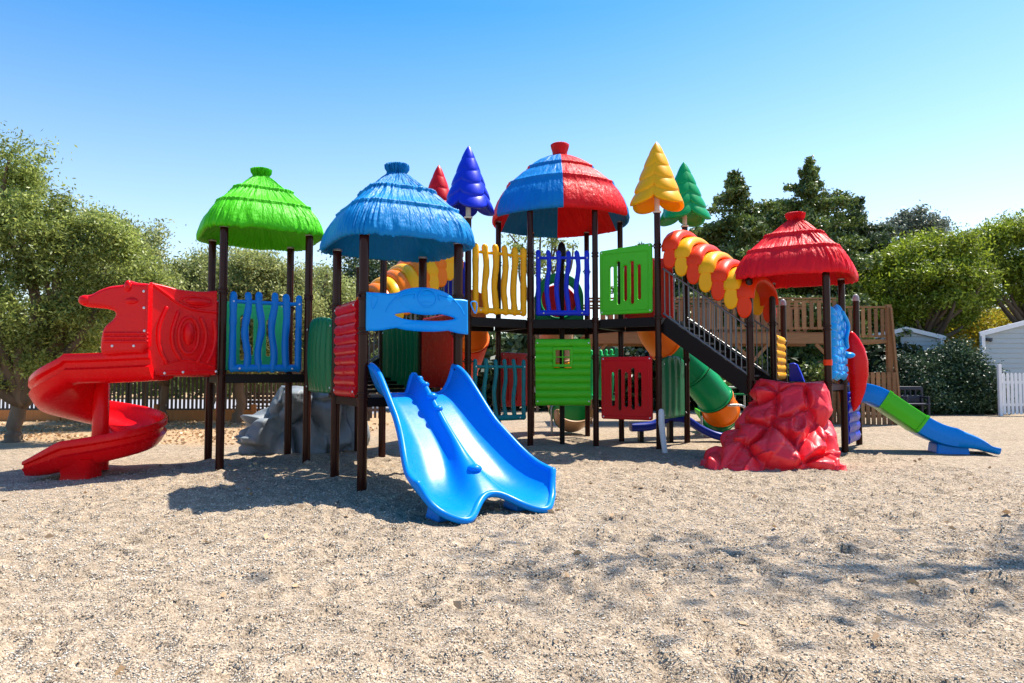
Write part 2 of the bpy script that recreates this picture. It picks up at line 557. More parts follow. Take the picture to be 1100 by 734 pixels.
def plain_panel(parent, p0, p1, z0, h, mat, gap=.09, out=0.0, T=.06, frac=(0, 1), name='side_panel', ribs=0):
    M, L = side(p0, p1, z0, out)
    w = (L - 2 * gap) * (frac[1] - frac[0])
    M = M @ Matrix.Translation(Vector((gap + (L - 2 * gap) * frac[0], 0, 0)))
    b = MB()
    b.pillow(rrect(0, 0, w, h, .07), T, .024)
    for i in range(ribs):
        x = w * (.2 + .6 * i / max(1, ribs - 1))
        b.tube([(x, -T / 2, h * (.12 + .76 * k / 6)) for k in range(7)], .02, 8, round_ends=True)
        b.tube([(x, T / 2, h * (.12 + .76 * k / 6)) for k in range(7)], .02, 8, round_ends=True)
    o = b.build(name, mat, parent, M, smooth=50, wn=True)
    bolts(o, M, [(.05, -T / 2, .05), (w - .05, -T / 2, .05), (.05, -T / 2, h - .05), (w - .05, -T / 2, h - .05)])
    return o


def ribbed_panel(parent, p0, p1, z0, h, mat, gap=.07, out=0.0, ribs=7, bulge=.10, rise=.0, name='side_panel'):
    """Corrugated panel with an arched top that bellies outward."""
    M, L = side(p0, p1, z0, out)
    w = L - 2 * gap
    M = M @ Matrix.Translation(Vector((gap, 0, 0)))
    b = MB()
    def fn(u, v):
        e = min(1, 5 * min(u, 1 - u))
        top = h * (.90 + .10 * math.sin(PI * min(1, max(0, u))) ** .6) + rise * (u - .5)
        z = top * v + (rise * .6 * (u - .5)) * (1 - v)
        y = -bulge * math.sin(PI * u) ** .7 * (.55 + .45 * math.sin(PI * v)) - .022 * math.cos(2 * PI * ribs * u) * e * min(1, 6 * min(v, 1 - v) + .15)
        return (u * w, y, z)
    b.grid(fn, ribs * 12, 24)
    o = b.build(name, mat, parent, M, smooth=180, solid=.04)
    bolts(o, M, [(.05, -.05, .08), (w - .05, -.05, .08), (.05, -.05, h * .86 - rise * .4), (w - .05, -.05, h * .86 + rise * .4)])
    return o


def superell(a, n):
    c, s_ = math.cos(a), math.sin(a)
    return (math.copysign(abs(c) ** (2 / n), c), math.copysign(abs(s_) ** (2 / n), s_))


def thatched_roof(parent, c, z, rz, mat, s=.90, seed=0, hscale=1.0):
    """Square hut roof: cap, two rope tiers, ragged eave, hollow underneath."""
    prof = [(.0, 1.20, 2), (.13, 1.195, 2), (.165, 1.18, 2), (.155, 1.12, 2), (.125, 1.075, 2), (.13, 1.05, 2.2), (.185, 1.01, 2.6), (.27, .93, 3.0), (.36, .835, 3.6),
            (.415, .785, 4.2), (.475, .785, 4.2), (.49, .765, 4.2), (.48, .74, 4.2), (.515, .70, 4.3), (.61, .60, 4.5), (.70, .50, 4.7), (.738, .495, 4.7), (.754, .472, 4.7), (.746, .445, 4.7),
            (.79, .40, 4.8), (.855, .30, 4.8), (.90, .20, 4.8), (.93, .11, 4.8), (.945, .04, 4.8), (.945, -.015, 4.8), (.92, -.035, 4.8), (.885, -.02, 4.8), (.855, .04, 4.8), (.76, .17, 4.6), (.55, .35, 4), (.25, .50, 3), (.01, .56, 2)]
    nA = 288
    rings = []
    so = seed * 7.3
    for k, (q, h, n) in enumerate(prof):
        ring = []
        for j in range(nA):
            a = 2 * PI * j / nA
            x, y = superell(a, n)
            q2 = q
            dz = 0
            if k < 26 and q > .12:
                st = noise.noise(Vector((a * 20 + so, h * 2.3, 0))) * .026 + noise.noise(Vector((a * 40 + so, h * 4, 3))) * .012
                q2 += st
                if 9 <= k <= 12 or 15 <= k <= 18: q2 += .016 * max(0, math.sin(a * 14 + k * .3)) ** 6
                if k in (23, 24, 25): dz = noise.noise(Vector((a * 9 + so, 0, 7))) * .03 + noise.noise(Vector((a * 30 + so, 1, 7))) * .022
                elif k > 18: dz = noise.noise(Vector((a * 9 + so, 0, 7))) * .008
            ring.append((x * q2 * s / .93, y * q2 * s / .93, (h + dz) * hscale))
        rings.append(ring)
    b = MB(); b.loft(rings)
    M = Matrix.Translation(Vector((c[0], c[1], z))) @ Matrix.Rotation(rz, 4, 'Z')
    return b.build('roof', mat, parent, M, smooth=75)


def pine_topper(parent, p, z, mat, h=1.32, w=.50, rz=0.0, seed=0):
    """Hollow plastic fir tree on a white stub above a post."""
    b = MB(); nA = 96; rings = []
    tiers = 5
    K = 75
    prof = []
    for k in range(K + 1):
        t = k / K
        lin = max(0.0, 1 - t)
        ph = (t * tiers) % 1.0
        puff = math.sqrt(abs(math.sin(PI * ph))) * .10 * (1 - .4 * t) if t < .97 else 0
        ledge = .08 * (1 - ph) ** 2 * (1 - t)
        prof.append((max(.006, w * 1.05 * (lin ** .72) * (.90 + puff + ledge)), .02 + (h - .02) * t, t))
    under = [(.06, .17, -1), (w * .5, .14, -1), (w * .82, .06, -1), (w * .88, .02, 0)]
    for r, zz, t in under + prof:
        ring = []
        for j in range(nA):
            a = 2 * PI * j / nA
            lob = abs(math.cos(2 * a)) ** .7
            tt = max(t, 0)
            f = 1 + .26 * (lob - .62) * (1 - tt * .6)
            sag = -.16 * (lob - .45) * (1 - tt) ** .7 * (1 if t >= 0 else min(1, r / w))
            ring.append((r * f * math.cos(a), r * f * math.sin(a), zz + sag))
        rings.append(ring)
    b.loft(rings)
    M = Matrix.Translation(Vector((p[0], p[1], z))) @ Matrix.Rotation(rz, 4, 'Z')
    o = b.build('tree_topper', mat, parent, M, smooth=80)
    s_ = MB(); s_.lathe([(.05, -.16), (.052, .0), (.05, .17)], 16); s_.lathe([(.075, -.17), (.085, -.16), (.085, -.135), (.06, -.12)], 16)
    s_.build('stub', STUBM, o, M)
    return o
# ------------------------------------------------------------------ plan of the playground (metres, camera at the origin looking along +Y)
B0, B1, B2, B3 = (-1.905, 8.73), (-.742, 9.375), (-1.387, 10.54), (-2.55, 9.89)
G0, G1, G2, G3 = (-4.54, 10.67), (-3.40, 11.355), (-4.085, 12.50), (-5.225, 11.81)
C1, C2 = (-2.33, 12.30), (-2.97, 13.20)
H0, H1, H2, H3, H4, H5 = (.38, 14.22), (1.74, 14.20), (2.46, 15.40), (1.83, 16.60), (.48, 16.62), (-.31, 15.42)
T1, T2 = (-.87, 13.45), (-1.60, 14.70)
T3, T4 = (2.90, 13.50), (3.78, 14.80)
R0, R1, R2, R3 = (5.46, 11.80), (4.35, 12.45), (5.21, 13.60), (6.28, 12.95)
S1, S2 = (7.26, 14.35), (6.10, 15.30)
V = Vector
def mid(a, b, t=.5): return (a[0] + (b[0] - a[0]) * t, a[1] + (b[1] - a[1]) * t)
def cen(*p): return (sum(q[0] for q in p) / len(p), sum(q[1] for q in p) / len(p))
def v3(p, z): return Vector((p[0], p[1], z))
DB, DG, DH, DR = 1.20, 1.50, 2.64, 1.32

# ================================================================== front tower, blue roof
c = cen(B0, B1, B2, B3)
tB = thing('play_tower', 'play tower under the blue thatched roof with the sky blue slotted sign over its slide', 'play tower', (*c, 0), R(29))
for p, cl in ((B0, (1.22, 2.05, 2.5)), (B1, (1.22, 2.05, 2.55)), (B2, (1.3, 2.3)), (B3, (1.22, 2.47))): post(tB, p, 3.34, cl)
deck(tB, [B0, B1, B2, B3], DB)
thatched_roof(tB, c, 3.30, R(29), TH_B, .93, 1)
log_panel(tB, B3, B0, 1.2, 1.27, 9, RED_D, gap=.16, seed=3, depth=.07)
o = plain_panel(tB, B1, B2, 1.30, 1.05, RED, gap=.08, T=.10, name='side_panel')

# arched sign over the slide, with a long slot
M, L = side(B0, B1, 0, .085)
SX = lambda x: (x - 60) / 403 * (L + .10) - .0
SZ = lambda z: 2.64 - (z - 212) * .00307
top = spline([(462, 252), (440, 250), (400, 250), (380, 245), (345, 224), (287, 212), (225, 220), (180, 236), (150, 243), (100, 243), (62, 243)], 5)
bot = spline([(62, 405), (110, 402), (180, 388), (265, 381), (350, 386), (420, 402), (466, 407)], 5)
ol = [(SX(p[0]), SZ(p[1])) for p in [(q.x, q.y) for q in (Vector((*t, 0)) for t in [(462, 252)])][:0]]
ol = [(SX(p.x), SZ(p.y)) for p in spline([(x, y, 0) for x, y in ((462, 254), (440, 250), (400, 250), (380, 245), (345, 224), (287, 212), (225, 220), (180, 236), (150, 243), (100, 243), (62, 243))], 5)]
ol += [(SX(p.x), SZ(p.y)) for p in spline([(x, y, 0) for x, y in ((62, 405), (110, 402), (180, 388), (265, 381), (350, 386), (420, 402), (464, 407))], 5)]
slot = [(SX(p.x), SZ(p.y)) for p in spline([(x, y, 0) for x, y in ((168, 333), (215, 321), (285, 319), (355, 322), (408, 338), (355, 350), (285, 352), (215, 350))], 4, closed=True)]
b = MB()
b.pillow(ol, .085, .034, [slot], steps=4)
def onsign(pts): return [(SX(x), -.0425 - .038 * math.sqrt(max(0, 1 - ((SX(x) - SX(286)) / .44) ** 2 - ((SZ(z) - SZ(268)) / .185) ** 2)), SZ(z)) for x, z in pts]
b.tube(onsign([(288 + 36 * math.cos(a), 256 + 38 * math.sin(a)) for a in np.linspace(0, 2 * PI, 24)[:-1]]), .010, 8, loop=True)
b.tube(onsign([(262 + 52 * t, 238 + 6 * math.sin(3 * t)) for t in np.linspace(.1, .9, 8)]), .007, 6, round_ends=True)
b.tube(onsign([(262 + 52 * t, 278 - 6 * math.sin(3 * t)) for t in np.linspace(.1, .9, 8)]), .007, 6, round_ends=True)
for s_ in (1, -1):
    f = lambda x: x if s_ == 1 else 576 - x
    b.tube(onsign([(f(p.x), p.y) for p in spline([(132, 320, 0), (150, 285, 0), (185, 252, 0), (238, 238, 0), (236, 262, 0)], 5)]), .010, 6, round_ends=True)
    b.tube(onsign([(f(p.x), p.y) for p in spline([(80, 262, 0), (104, 264, 0), (88, 308, 0), (80, 300, 0)], 5, closed=True)]), .009, 6, loop=True)
b.ball((SX(286), 0, SZ(268)), (.44, .082, .185), 28, 14)
b.ball((SX(286), 0, SZ(376)), (.46, .066, .075), 28, 10)
o = b.build('arched_sign', SKYB, tB, M, smooth=50, wn=True)

# ================================================================== blue double slide
sA = V((-1.30, 9.05, 0)); sd = V((.56, -.828, 0)).normalized(); sn = V((-sd.y, sd.x, 0)) * 1.0   # sn points to the slide's far (right) side
slide = thing('double_slide', 'wide azure blue double slide with two lanes ending in the gravel', 'slide', (-.6, 8.1, 0))
Ls = 1.97
def zprof(s):
    pts = ((0, 1.24), (.10, 1.23), (.2, 1.10), (.4, .80), (.6, .50), (.76, .24), (.88, .145), (1.0, .125), (1.1, .10), (1.25, .06))
    for (a, za), (c_, zc) in zip(pts, pts[1:]):
        if s <= c_:
            t = (s - a) / (c_ - a); t = max(0, t)
            return za + (zc - za) * t
    return pts[-1][1]
def zs(s): return sum(zprof(max(0, s + d)) for d in (-.08, -.04, 0, .04, .08)) / 5
def slide_pt(u, v):
    t = v * 2 - 1                      # across, -1 left .. 1 right
    at = abs(t)
    lane = math.exp(-((at - .56) / .26) ** 2)
    ext = 1.0 + .13 * lane - .03 * math.exp(-(t / .22) ** 2) - .05 * max(0, at - .84) / .16
    s = u * ext
    flare = max(0, min(1, (s - .42) / .50)); flare = flare * flare * (3 - 2 * flare)
    half = .60 + .10 * s + .17 * flare
    x = t * half
    z = zs(s)
    c0 = .12 + .15 * flare ** 1.5             # half width of the middle ridge
    h_mid = .27 * (1 - .25 * min(1, s / .45)) + .03 * flare
    w_out = .36 * (1 - .34 * min(1, s / .5))
    if s > .96: w_out *= max(.25, 1 - 1.3 * (s - .96) / .2)
    if u > .80: h_mid *= 1 - .62 * min(1, (u - .80) / .20) ** 1.5
    ridge = math.exp(-(abs(t) / c0) ** 2.6)
    qo = max(0, (at - .56) / .44)
    z += h_mid * ridge + w_out * qo ** 2.6 + .03 * qo
    if u > .92: z -= .05 * ((u - .92) / .08) ** 2 * lane
    p = sA + sd * (s * Ls) + sn * x
    return V((p.x, p.y, z))
b = MB(); b.grid(slide_pt, 56, 64)
# rolled rims along both sides, the lip and the top edge
o = b.build('slide_body', BLUE, slide, smooth=180, solid=.05)
o.modifiers['thickness'].offset = 1
b = MB()
b.tube([slide_pt(u, 0) - V((0, 0, .015)) for u in np.linspace(0, 1, 40)], .036, 10)
b.tube([slide_pt(u, 1) - V((0, 0, .015)) for u in np.linspace(0, 1, 40)], .036, 10)
b.tube([slide_pt(1, v) - V((0, 0, .012)) for v in np.linspace(0, 1, 60)], .040, 10, round_ends=True)
b.tube([slide_pt(0, v) - V((0, 0, .012)) for v in np.linspace(0, 1, 60)], .034, 10, round_ends=True)
for u, r_ in ((.09, .045), (.17, .055), (.27, .075), (.36, .06)):
    p = slide_pt(u, .5); b.ball(p + V((0, 0, -.02)), (r_ * 1.0, r_ * 1.0, r_ * .7), 14, 8)
p = slide_pt(.82, .5); b.ball(p + V((0, 0, -.005)), (.085, .085, .05), 14, 8)
b.build('rim', BLUE, slide, smooth=180)
for v in (.215, .785):
    b = MB(); p = slide_pt(.80, v)
    M = Matrix.Rotation(math.atan2(sd.y, sd.x), 3, 'Z')
    b.box((p.x, p.y, .05), (.30, .34, .16), M, taper=.85)
    b.build('foot', BLUE, slide, bevel=.03)

# ================================================================== green tower
c = cen(G0, G1, G2, G3)
tG = thing('play_tower', 'play tower under the lime green thatched roof beside the red spiral slide', 'play tower', (*c, 0), R(31))
for p, cl in ((G0, (1.52, 2.80)), (G1, (1.52, 2.78)), (G2, (1.5, 2.7)), (G3, (1.52, 2.8))): post(tG, p, 3.86, cl)
deck(tG, [G0, G1, G2, G3], DG, .13)
thatched_roof(tG, c, 3.83, R(31), TH_G, .93, 2)
wavy_fence(tG, G0, G1, 1.54, 1.24, 6, MIDB, gap=.10, seed=5, r=.056)
slot_panel(tG, G3, G2, 1.56, 1.22, SPRING, gap=.10, arch=(0, 0), seed=3)

# ================================================================== red spiral slide with animal head panel
cx, cy = -6.40, 10.66
RS = .91
sp = thing('spiral_slide', 'red spiral slide with an animal head panel winding round its red column', 'slide', (cx, cy, 0))
PRF = [(.13, .20), (.17, .10), (.27, .02), (.42, -.02), (.62, -.02), (.80, .03), (.90, .12), (.945, .24), (.965, .355), (.985, .375), (1.015, .375), (1.03, .35), (1.03, .27), (.965, .235), (.96, .16), (1.02, .125), (1.0, .08), (.95, .0), (.90, -.055), (.70, -.085), (.42, -.085), (.25, -.05), (.14, .0), (.105, .09), (.105, .19)]
PRF = [(r * RS, z * .93 if z > .1 else z) for r, z in PRF]
rings = []
def spiral_z(t):
    return 1.44 - 1.24 * t - .20 * math.sin(PI * min(1, max(0, t)) ** .62) if t > 0 else 1.44
NT = 110
for k in range(-10, NT + 26):
    t = k / NT
    if k < 0:
        off = V((-k / 10 * 1.22, 0, 0)); a = -PI / 2; z = 1.44 + .05 * (-k / 10) ** 1.3
        ring = [V((cx + off.x, cy - r * 1.0, z + dz)) for r, dz in PRF]
    elif k <= NT:
        a = -PI / 2 - 2 * PI * t; z = spiral_z(t)
        ring = [V((cx + r * math.cos(a), cy + r * math.sin(a), z + dz)) for r, dz in PRF]
    else:
        q = (k - NT) / 25
        z = .20 - .10 * math.sin(q * PI / 2)
        ring = []
        for r, dz in PRF:
            f = 1 - .55 * q ** 1.5 if dz > 0 else 1
            rr = .62 + (r - .62) * (1 - .12 * q)
            ring.append(V((cx - q * .55 - .06 * q * max(0, math.sin(PI * (r - .1) / .9)), cy - rr, z + dz * f)))
    rings.append(ring)
b = MB(); b.loft(rings)
b.build('trough', RED, sp, smooth=50)
b = MB(); b.lathe([(.13, .02), (.13, .3), (.115, .6), (.115, 1.40), (.06, 1.48), (.01, 1.49)], 24, (cx, cy, 0))
b.build('column', RED, sp)
b = MB()
rings = []
for z, sx, sy in ((-.05, .36, .26), (.05, .34, .24), (.16, .38, .27), (.28, .48, .32)):
    rings.append([(cx + .10 + px * sx * .62, cy - .60 + py * sy * .85, z) for px, py in rrect(-1, -1, 1, 1, .4, 4)])
b.loft(rings); b.build('foot', RED, sp)

PL = V((-5.32, 9.83, 0)); PR = V((G0[0] - .05, G0[1] - .10, 0))
pd = (PR - PL).normalized(); pw = (PR - PL).length
# body panel between tower and slide, with raised ornaments (drawn in crop units: x 525..975, z 110..630)
M, L = side(PL, PR, 0, .0)
EX = lambda x: (x - 525) / 450 * pw
EZ = lambda z: 2.80 - (z - 110) * (2.80 - 1.47) / 525
ol = [(EX(x), EZ(z)) for x, z in ((975, 113), (975, 628), (528, 634), (528, 430), (555, 425), (555, 100))]
top = [(EX(p.x), EZ(p.y)) for p in spline([(555, 96, 0), (640, 108, 0), (740, 124, 0), (860, 126, 0), (972, 112, 0)], 6)]
ol = list(reversed(top)) + [(EX(555), EZ(200)), (EX(555), EZ(430)), (EX(528), EZ(436)), (EX(528), EZ(628)), (EX(700), EZ(630)), (EX(972), EZ(630)), (EX(975), EZ(400))]
b = MB(); b.pillow(ol, .09, .03)
def arc(pts, r, closed=False, n=6):
    q = [(EX(p.x), -.045, EZ(p.y)) for p in spline([(x, z, 0) for x, z in pts], n, closed=closed)]
    b.tube(q, r, 8, loop=closed, round_ends=not closed)
arc([(790 + 62 * math.cos(a), 395 + 108 * math.sin(a)) for a in np.linspace(0, 2 * PI, 12)[:-1]], .030, True, 4)
b.ball((EX(790), -.045, EZ(385)), (.085, .075, .17), 18, 10)
arc([(650, 240), (608, 350), (612, 460), (660, 556)], .031)
arc([(722, 262), (690, 370), (697, 460), (738, 530)], .031)
arc([(868, 290), (900, 380), (890, 470), (852, 545)], .031)
arc([(950, 300), (962, 400), (945, 490), (915, 550)], .031)
arc([(640, 566), (760, 540), (850, 552), (960, 580)], .014)
arc([(562, 108), (640, 155), (720, 205), (820, 238), (960, 246)], .026)
arc([(735, 190), (770, 166), (850, 162), (930, 178), (925, 205), (850, 220), (775, 212)], .018, True, 4)
b.ball((EX(850), -.04, EZ(190)), (.2, .06, .06), 16, 8)
arc([(535, 604), (700, 604), (966, 604)], .010)
o = b.build('body_panel', RED, sp, M, smooth=50, wn=True)
bolts(o, M, [(EX(552), -.05, EZ(616)), (EX(648), -.05, EZ(618)), (EX(760), -.05, EZ(612)), (EX(970), -.05, EZ(608))], .02)
# the matching panel on the far side of the slide mouth
b = MB(); b.pillow([(p[0], p[1] - .03) for p in ol], .09, .03)
M2, _ = side(V((-5.35, 10.75, 0)), V((G3[0] + .1, G3[1] - .3, 0)), 0, 0)
b.build('body_panel', RED, sp, M2, smooth=50, wn=True)
# animal head in profile
k_ = .01323 / 5.65
HX = lambda x: (x - 560) * k_ - .0
HZ = lambda z: 1.5 + (112 - z / 5.65) * .01323
M = Matrix.Translation(V((-5.15, 9.72, 0)))
head = [(555, 84), (555, 250), (555, 460), (520, 505), (400, 512), (280, 514), (270, 410), (290, 345), (330, 308), (352, 275), (340, 250), (290, 236), (230, 230), (165, 222), (130, 200), (122, 172), (140, 156), (200, 148), (250, 122), (310, 100), (370, 92), (404, 88)]
ear = [(404, 88), (410, 64), (436, 64), (470, 76), (520, 80)]
pts = [(HX(p.x), HZ(p.y)) for p in spline([(x, z, 0) for x, z in head[3:]], 5)] + [(HX(x), HZ(z)) for x, z in ear[1:]] + [(HX(x), HZ(z)) for x, z in head[:3]]
b = MB(); b.pillow(pts, .16, .055, steps=5)
def hp(x, z, y=-.08): return (HX(x), y, HZ(z))
b.ball(hp(430, 100, -.075), (.055, .045, .085), 14, 8)
b.ball(hp(455, 190, -.07), (.10, .055, .05), 14, 8)
b.ball(hp(165, 185, -.05), (.09, .06, .075), 14, 8)
for zz in (388, 412, 436): b.tube([hp(x, zz) for x in (300, 400, 500, 553)], .024, 8, round_ends=True)
b.tube([hp(552, z) for z in (95, 200, 330, 440)], .018, 8, round_ends=True)
o = b.build('head_panel', RED, sp, M, smooth=50, wn=True)
bolts(o, M, [hp(346, 463, -.085), hp(476, 463, -.085), hp(528, 132, -.085), hp(532, 232, -.085), hp(538, 372, -.085)], .02)

# ================================================================== corner platform, bridge, climbing rocks
tC = thing('play_platform', 'open corner platform on dark posts between the grey climbing rock and the left stairs', 'play platform', (*cen(G1, C1, C2, G2), 0), R(31))
post(tC, C1, 3.62, (1.5, 2.3)); post(tC, C2, 3.62, (1.5, 2.6))
deck(tC, [(G1[0] + .09, G1[1] + .03), C1, C2, (G2[0] + .09, G2[1] + .02)], DG - .01, .13)

br = thing('play_bridge', 'short bridge with bottle green ribbed side walls below the blue thatched roof', 'play bridge', (*cen(B3, B2, C1, G1), 0), R(29))
ribbed_panel(br, G1, B3, 1.22, 1.16, BOTTLE, gap=.10, ribs=8, rise=-.02, bulge=.12)
ribbed_panel(br, C1, B2, 1.26, 1.12, BOTTLE, gap=.10, ribs=8, rise=-.02, bulge=-.08)
b = MB()
q0, q1, q2, q3 = [V((*p, 0)) for p in (mid(G1, B3, .06), mid(G1, B3, .94), mid(C1, B2, .94), mid(C1, B2, .06))]
for i in range(5):
    t0, t1 = i / 5 + .01, (i + 1) / 5 - .01
    z = DG - .03 - (DG - DB) * (i + .5) / 5
    a0, a1 = q0.lerp(q1, t0), q0.lerp(q1, t1); b0, b1 = q3.lerp(q2, t0), q3.lerp(q2, t1)
    b.prism([(p.x, p.y) for p in (a0, a1, b1, b0)], z - .05, z)
b.build('floor', DECK, br, bevel=.004)


def rock(parent, name, base, top, ztop, mat, seed, feats, nu=150, nv=90, rough=.16, pw=.8, zmap=None):
    """Hollow moulded rock: a skirt lofted from its foot line to its top line, folded into lumps."""
    bs = spline([(*p, 0) for p in base], 24); ts = spline([(*p, 0) for p in top], 24)
    def at(l, u):
        f = u * (len(l) - 1); i = min(int(f), len(l) - 2); return l[i].lerp(l[i + 1], f - i)
    ctr = V((*cen(*base), 0))
    def base_pt(u, v):
        p = at(bs, min(1, max(0, u))).lerp(at(ts, min(1, max(0, u))), max(0, v) ** pw); p.z = ztop * v
        return p
    def fn(u, v):
        p = base_pt(u, v)
        e = .02
        du_ = base_pt(u + e, v) - base_pt(u - e, v); dv_ = base_pt(u, min(1, v + e)) - base_pt(u, max(0, v - e))
        nrm = du_.cross(dv_)
        if nrm.length < 1e-7: nrm = V((0, -1, 0))
        nrm.normalize()
        if nrm.dot(p - ctr - V((0, 0, -.5))) < 0 and nrm.dot(V((0, -1, .3))) < 0: nrm = -nrm
        nrm.z *= .5; nrm.normalize()
        q = V((p.x * 1.5 + seed, p.y * 1.5, p.z * 1.15 + seed))
        q2 = q + V((noise.noise(q * 1.3), noise.noise(q * 1.3 + V((9, 0, 0))), noise.noise(q * 1.3 + V((0, 9, 0))))) * .30
        d, pt_ = noise.voronoi(q2 * 1.3)
        cell = noise.noise(pt_[0] * 3.7)
        fac = min(1, (d[1] - d[0]) * 2.2)
        d3, pt3 = noise.voronoi(q2 * 2.9 + V((4, 4, 4)))
        disp = rough * (1.0 * (fac * (2 - fac) - .65) + 1.0 * cell * fac) + rough * .07 * (min(1, (d3[1] - d3[0]) * 2.5) ** .6 - .6 + noise.noise(pt3[0] * 5.1)) + .03 * noise.noise(q * 2.2 + V((1, 2, 3)))
        edge = min(1, (1 - v) * 9)
        for fu, fv, ru, rv, h, kind in feats:
            du, dv = (u - fu) / ru, (v - fv) / rv
            if kind == 'ball':
                e_ = du * du + dv * dv
                if e_ < 1: disp += h * math.sqrt(1 - e_)
            elif kind == 'block':
                m = max(abs(du), abs(dv))
                disp += h * max(0, min(1, (1.12 - m) / .22))
            elif kind == 'ring':
                e_ = math.sqrt(du * du + dv * dv)
                disp += h * math.exp(-((e_ - .8) / .22) ** 2) - h * .5 * math.exp(-(e_ / .45) ** 2)
        p = p + nrm * disp * (.2 + .8 * edge)
        return (p.x, p.y, max(p.z if v > .03 else -.03, -.03) + (.07 * noise.noise(q * 2 + V((0, 0, 5))) * v if v > .5 else 0))
    b = MB(); b.grid(fn, nu, nv)
    tops = [fn(i / nu, 1) for i in range(nu + 1)]
    c0 = V((sum(p[0] for p in tops) / len(tops), sum(p[1] for p in tops) / len(tops), ztop - .02))
    k = len(b.v); b.v.append(tuple(c0))
    for i in range(nu):
        b.f.append([i * (nv + 1) + nv, (i + 1) * (nv + 1) + nv, k]); b.m.append(0)
    return b.build(name, mat, parent, smooth=180)

rk = thing('climbing_rock', 'bright red moulded climbing rock leaning on the red roofed tower', 'climbing rock', (4.3, 11.2, 0))
rock(rk, 'rock_shell', [(4.0, 12.35), (3.35, 11.85), (3.05, 11.05), (3.45, 10.62), (4.1, 10.52), (4.7, 10.55), (5.12, 10.75), (5.38, 11.2), (5.58, 11.85)],
     [(4.42, 12.42), (4.44, 12.2), (4.52, 11.95), (4.72, 11.78), (4.92, 11.66), (5.08, 11.58), (5.22, 11.55), (5.32, 11.62), (5.40, 11.76)], 1.36, RED_ROCK, 3.1,
     [(.53, .52, .05, .14, .07, 'ring'), (.30, .16, .022, .17, .13, 'block'), (.20, .10, .018, .11, .11, 'block'), (.42, .08, .028, .08, .10, 'block'), (.73, .10, .024, .10, .12, 'block'),
      (.60, .80, .035, .10, .07, 'ball'), (.68, .42, .03, .10, .08, 'ball'), (.38, .66, .04, .12, .07, 'ball'), (.45, .34, .03, .2, .07, 'ball'), (.56, .22, .035, .2, .08, 'ball')], rough=.215, nu=210, nv=120)
gk = thing('climbing_rock', 'grey moulded climbing rock behind the green roofed tower', 'climbing rock', (-4.0, 13.1, 0))
rock(gk, 'rock_shell', [(-4.55, 14.3), (-4.95, 13.5), (-5.0, 12.95), (-4.75, 12.72), (-4.2, 12.78), (-3.7, 12.98), (-3.2, 13.3), (-2.95, 13.7), (-3.05, 14.4)],
     [(-4.45, 13.6), (-4.5, 13.4), (-4.45, 13.2), (-4.35, 13.1), (-4.1, 13.1), (-3.85, 13.2), (-3.4, 13.45), (-3.2, 13.6), (-3.2, 13.9)], 1.25, GREYR, 11.7,
     [(.33, .35, .07, .20, .20, 'block'), (.30, .12, .05, .12, .10, 'block'), (.55, .45, .05, .5, -.16, 'ball'), (.70, .5, .05, .4, .14, 'block'), (.48, .85, .08, .1, .12, 'block')], nu=130, nv=70, rough=.22, pw=1.5)
# ================================================================== tall middle tower with the two-colour dome
c = cen(H0, H1, H2, H3, H4, H5)
tH = thing('play_tower', 'tallest play tower, under the round roof striped blue and red', 'play tower', (*c, 0), R(-1))
for p in (H0, H1, H2, H3, H4, H5): post(tH, p, 5.0, (1.85, 2.62, 4.0), r=.062)
deck(tH, [H0, H1, H2, H3, H4, H5], DH, .17)
prof = [(0, 1.80, 2), (.18, 1.795, 2), (.215, 1.77, 2), (.205, 1.71, 2), (.175, 1.62, 2), (.165, 1.55, 2), (.18, 1.50, 0), (.30, 1.47, 0), (.50, 1.375, 0), (.66, 1.27, 0), (.74, 1.20, 0), (.785, 1.19, 0), (.79, 1.16, 0), (.775, 1.13, 0),
        (.95, 1.01, 0), (1.12, .86, 0), (1.215, .77, 0), (1.265, .76, 0), (1.27, .73, 0), (1.26, .70, 0), (1.40, .52, 0), (1.51, .33, 0), (1.58, .14, 0), (1.60, .0, 0), (1.585, -.05, 0), (1.55, -.06, 0), (1.52, .0, 0), (1.46, .12, 0), (1.30, .40, 0), (1.0, .75, 0), (.6, 1.1, 0), (.01, 1.3, 0)]
nA = 288; rings = []
for k, (q, h, kn) in enumerate(prof):
    ring = []
    for j in range(nA):
        a = 2 * PI * j / nA
        am = ((a + PI / 2) % (PI / 3)) - PI / 6
        hexf = math.cos(PI / 6) / math.cos(am) * 1.06
        f = 1 if kn == 2 else (.62 + .38 * hexf)
        q2 = q * f
        dz = 0
        if 6 <= k < 26:
            q2 += .016 * noise.noise(V((a * 34, h * 2, 1))) + .012 * noise.noise(V((a * 80, h * 3, 4)))
            if k in (22, 23, 24, 25): dz = .014 * noise.noise(V((a * 26, 0, 9)))
        ring.append((q2 * math.cos(a), q2 * math.sin(a), h + dz))
    rings.append(ring)
b = MB(); b.loft(rings)
for i, f in enumerate(b.f):
    cx_ = sum(b.v[j][0] for j in f[:4]); cy_ = sum(b.v[j][1] for j in f[:4])
    zz = sum(b.v[j][2] for j in f[:4]) / len(f[:4])
    g = int(((math.atan2(cy_, cx_) + PI / 2) % (2 * PI)) // (PI / 3))
    b.m[i] = 0 if zz > 1.50 or len(f) > 4 else (0 if g % 2 == 0 else 1)
TH_B2 = thatch('dome blue plastic', (.001, .19, .52)); TH_R2 = thatch('dome red plastic', (.70, .004, .008))
b.build('roof', [TH_R2, TH_B2], tH, Matrix.Translation(V((*c, 4.97))) @ Matrix.Rotation(R(-1.5), 4, 'Z'), smooth=75)
wavy_fence(tH, H0, H1, 2.72, 1.34, 6, DEEPB, gap=.12, seed=8)
log_panel(tH, H0, H1, .86, 1.36, 9, LIME, gap=.11, window=True, seed=4)
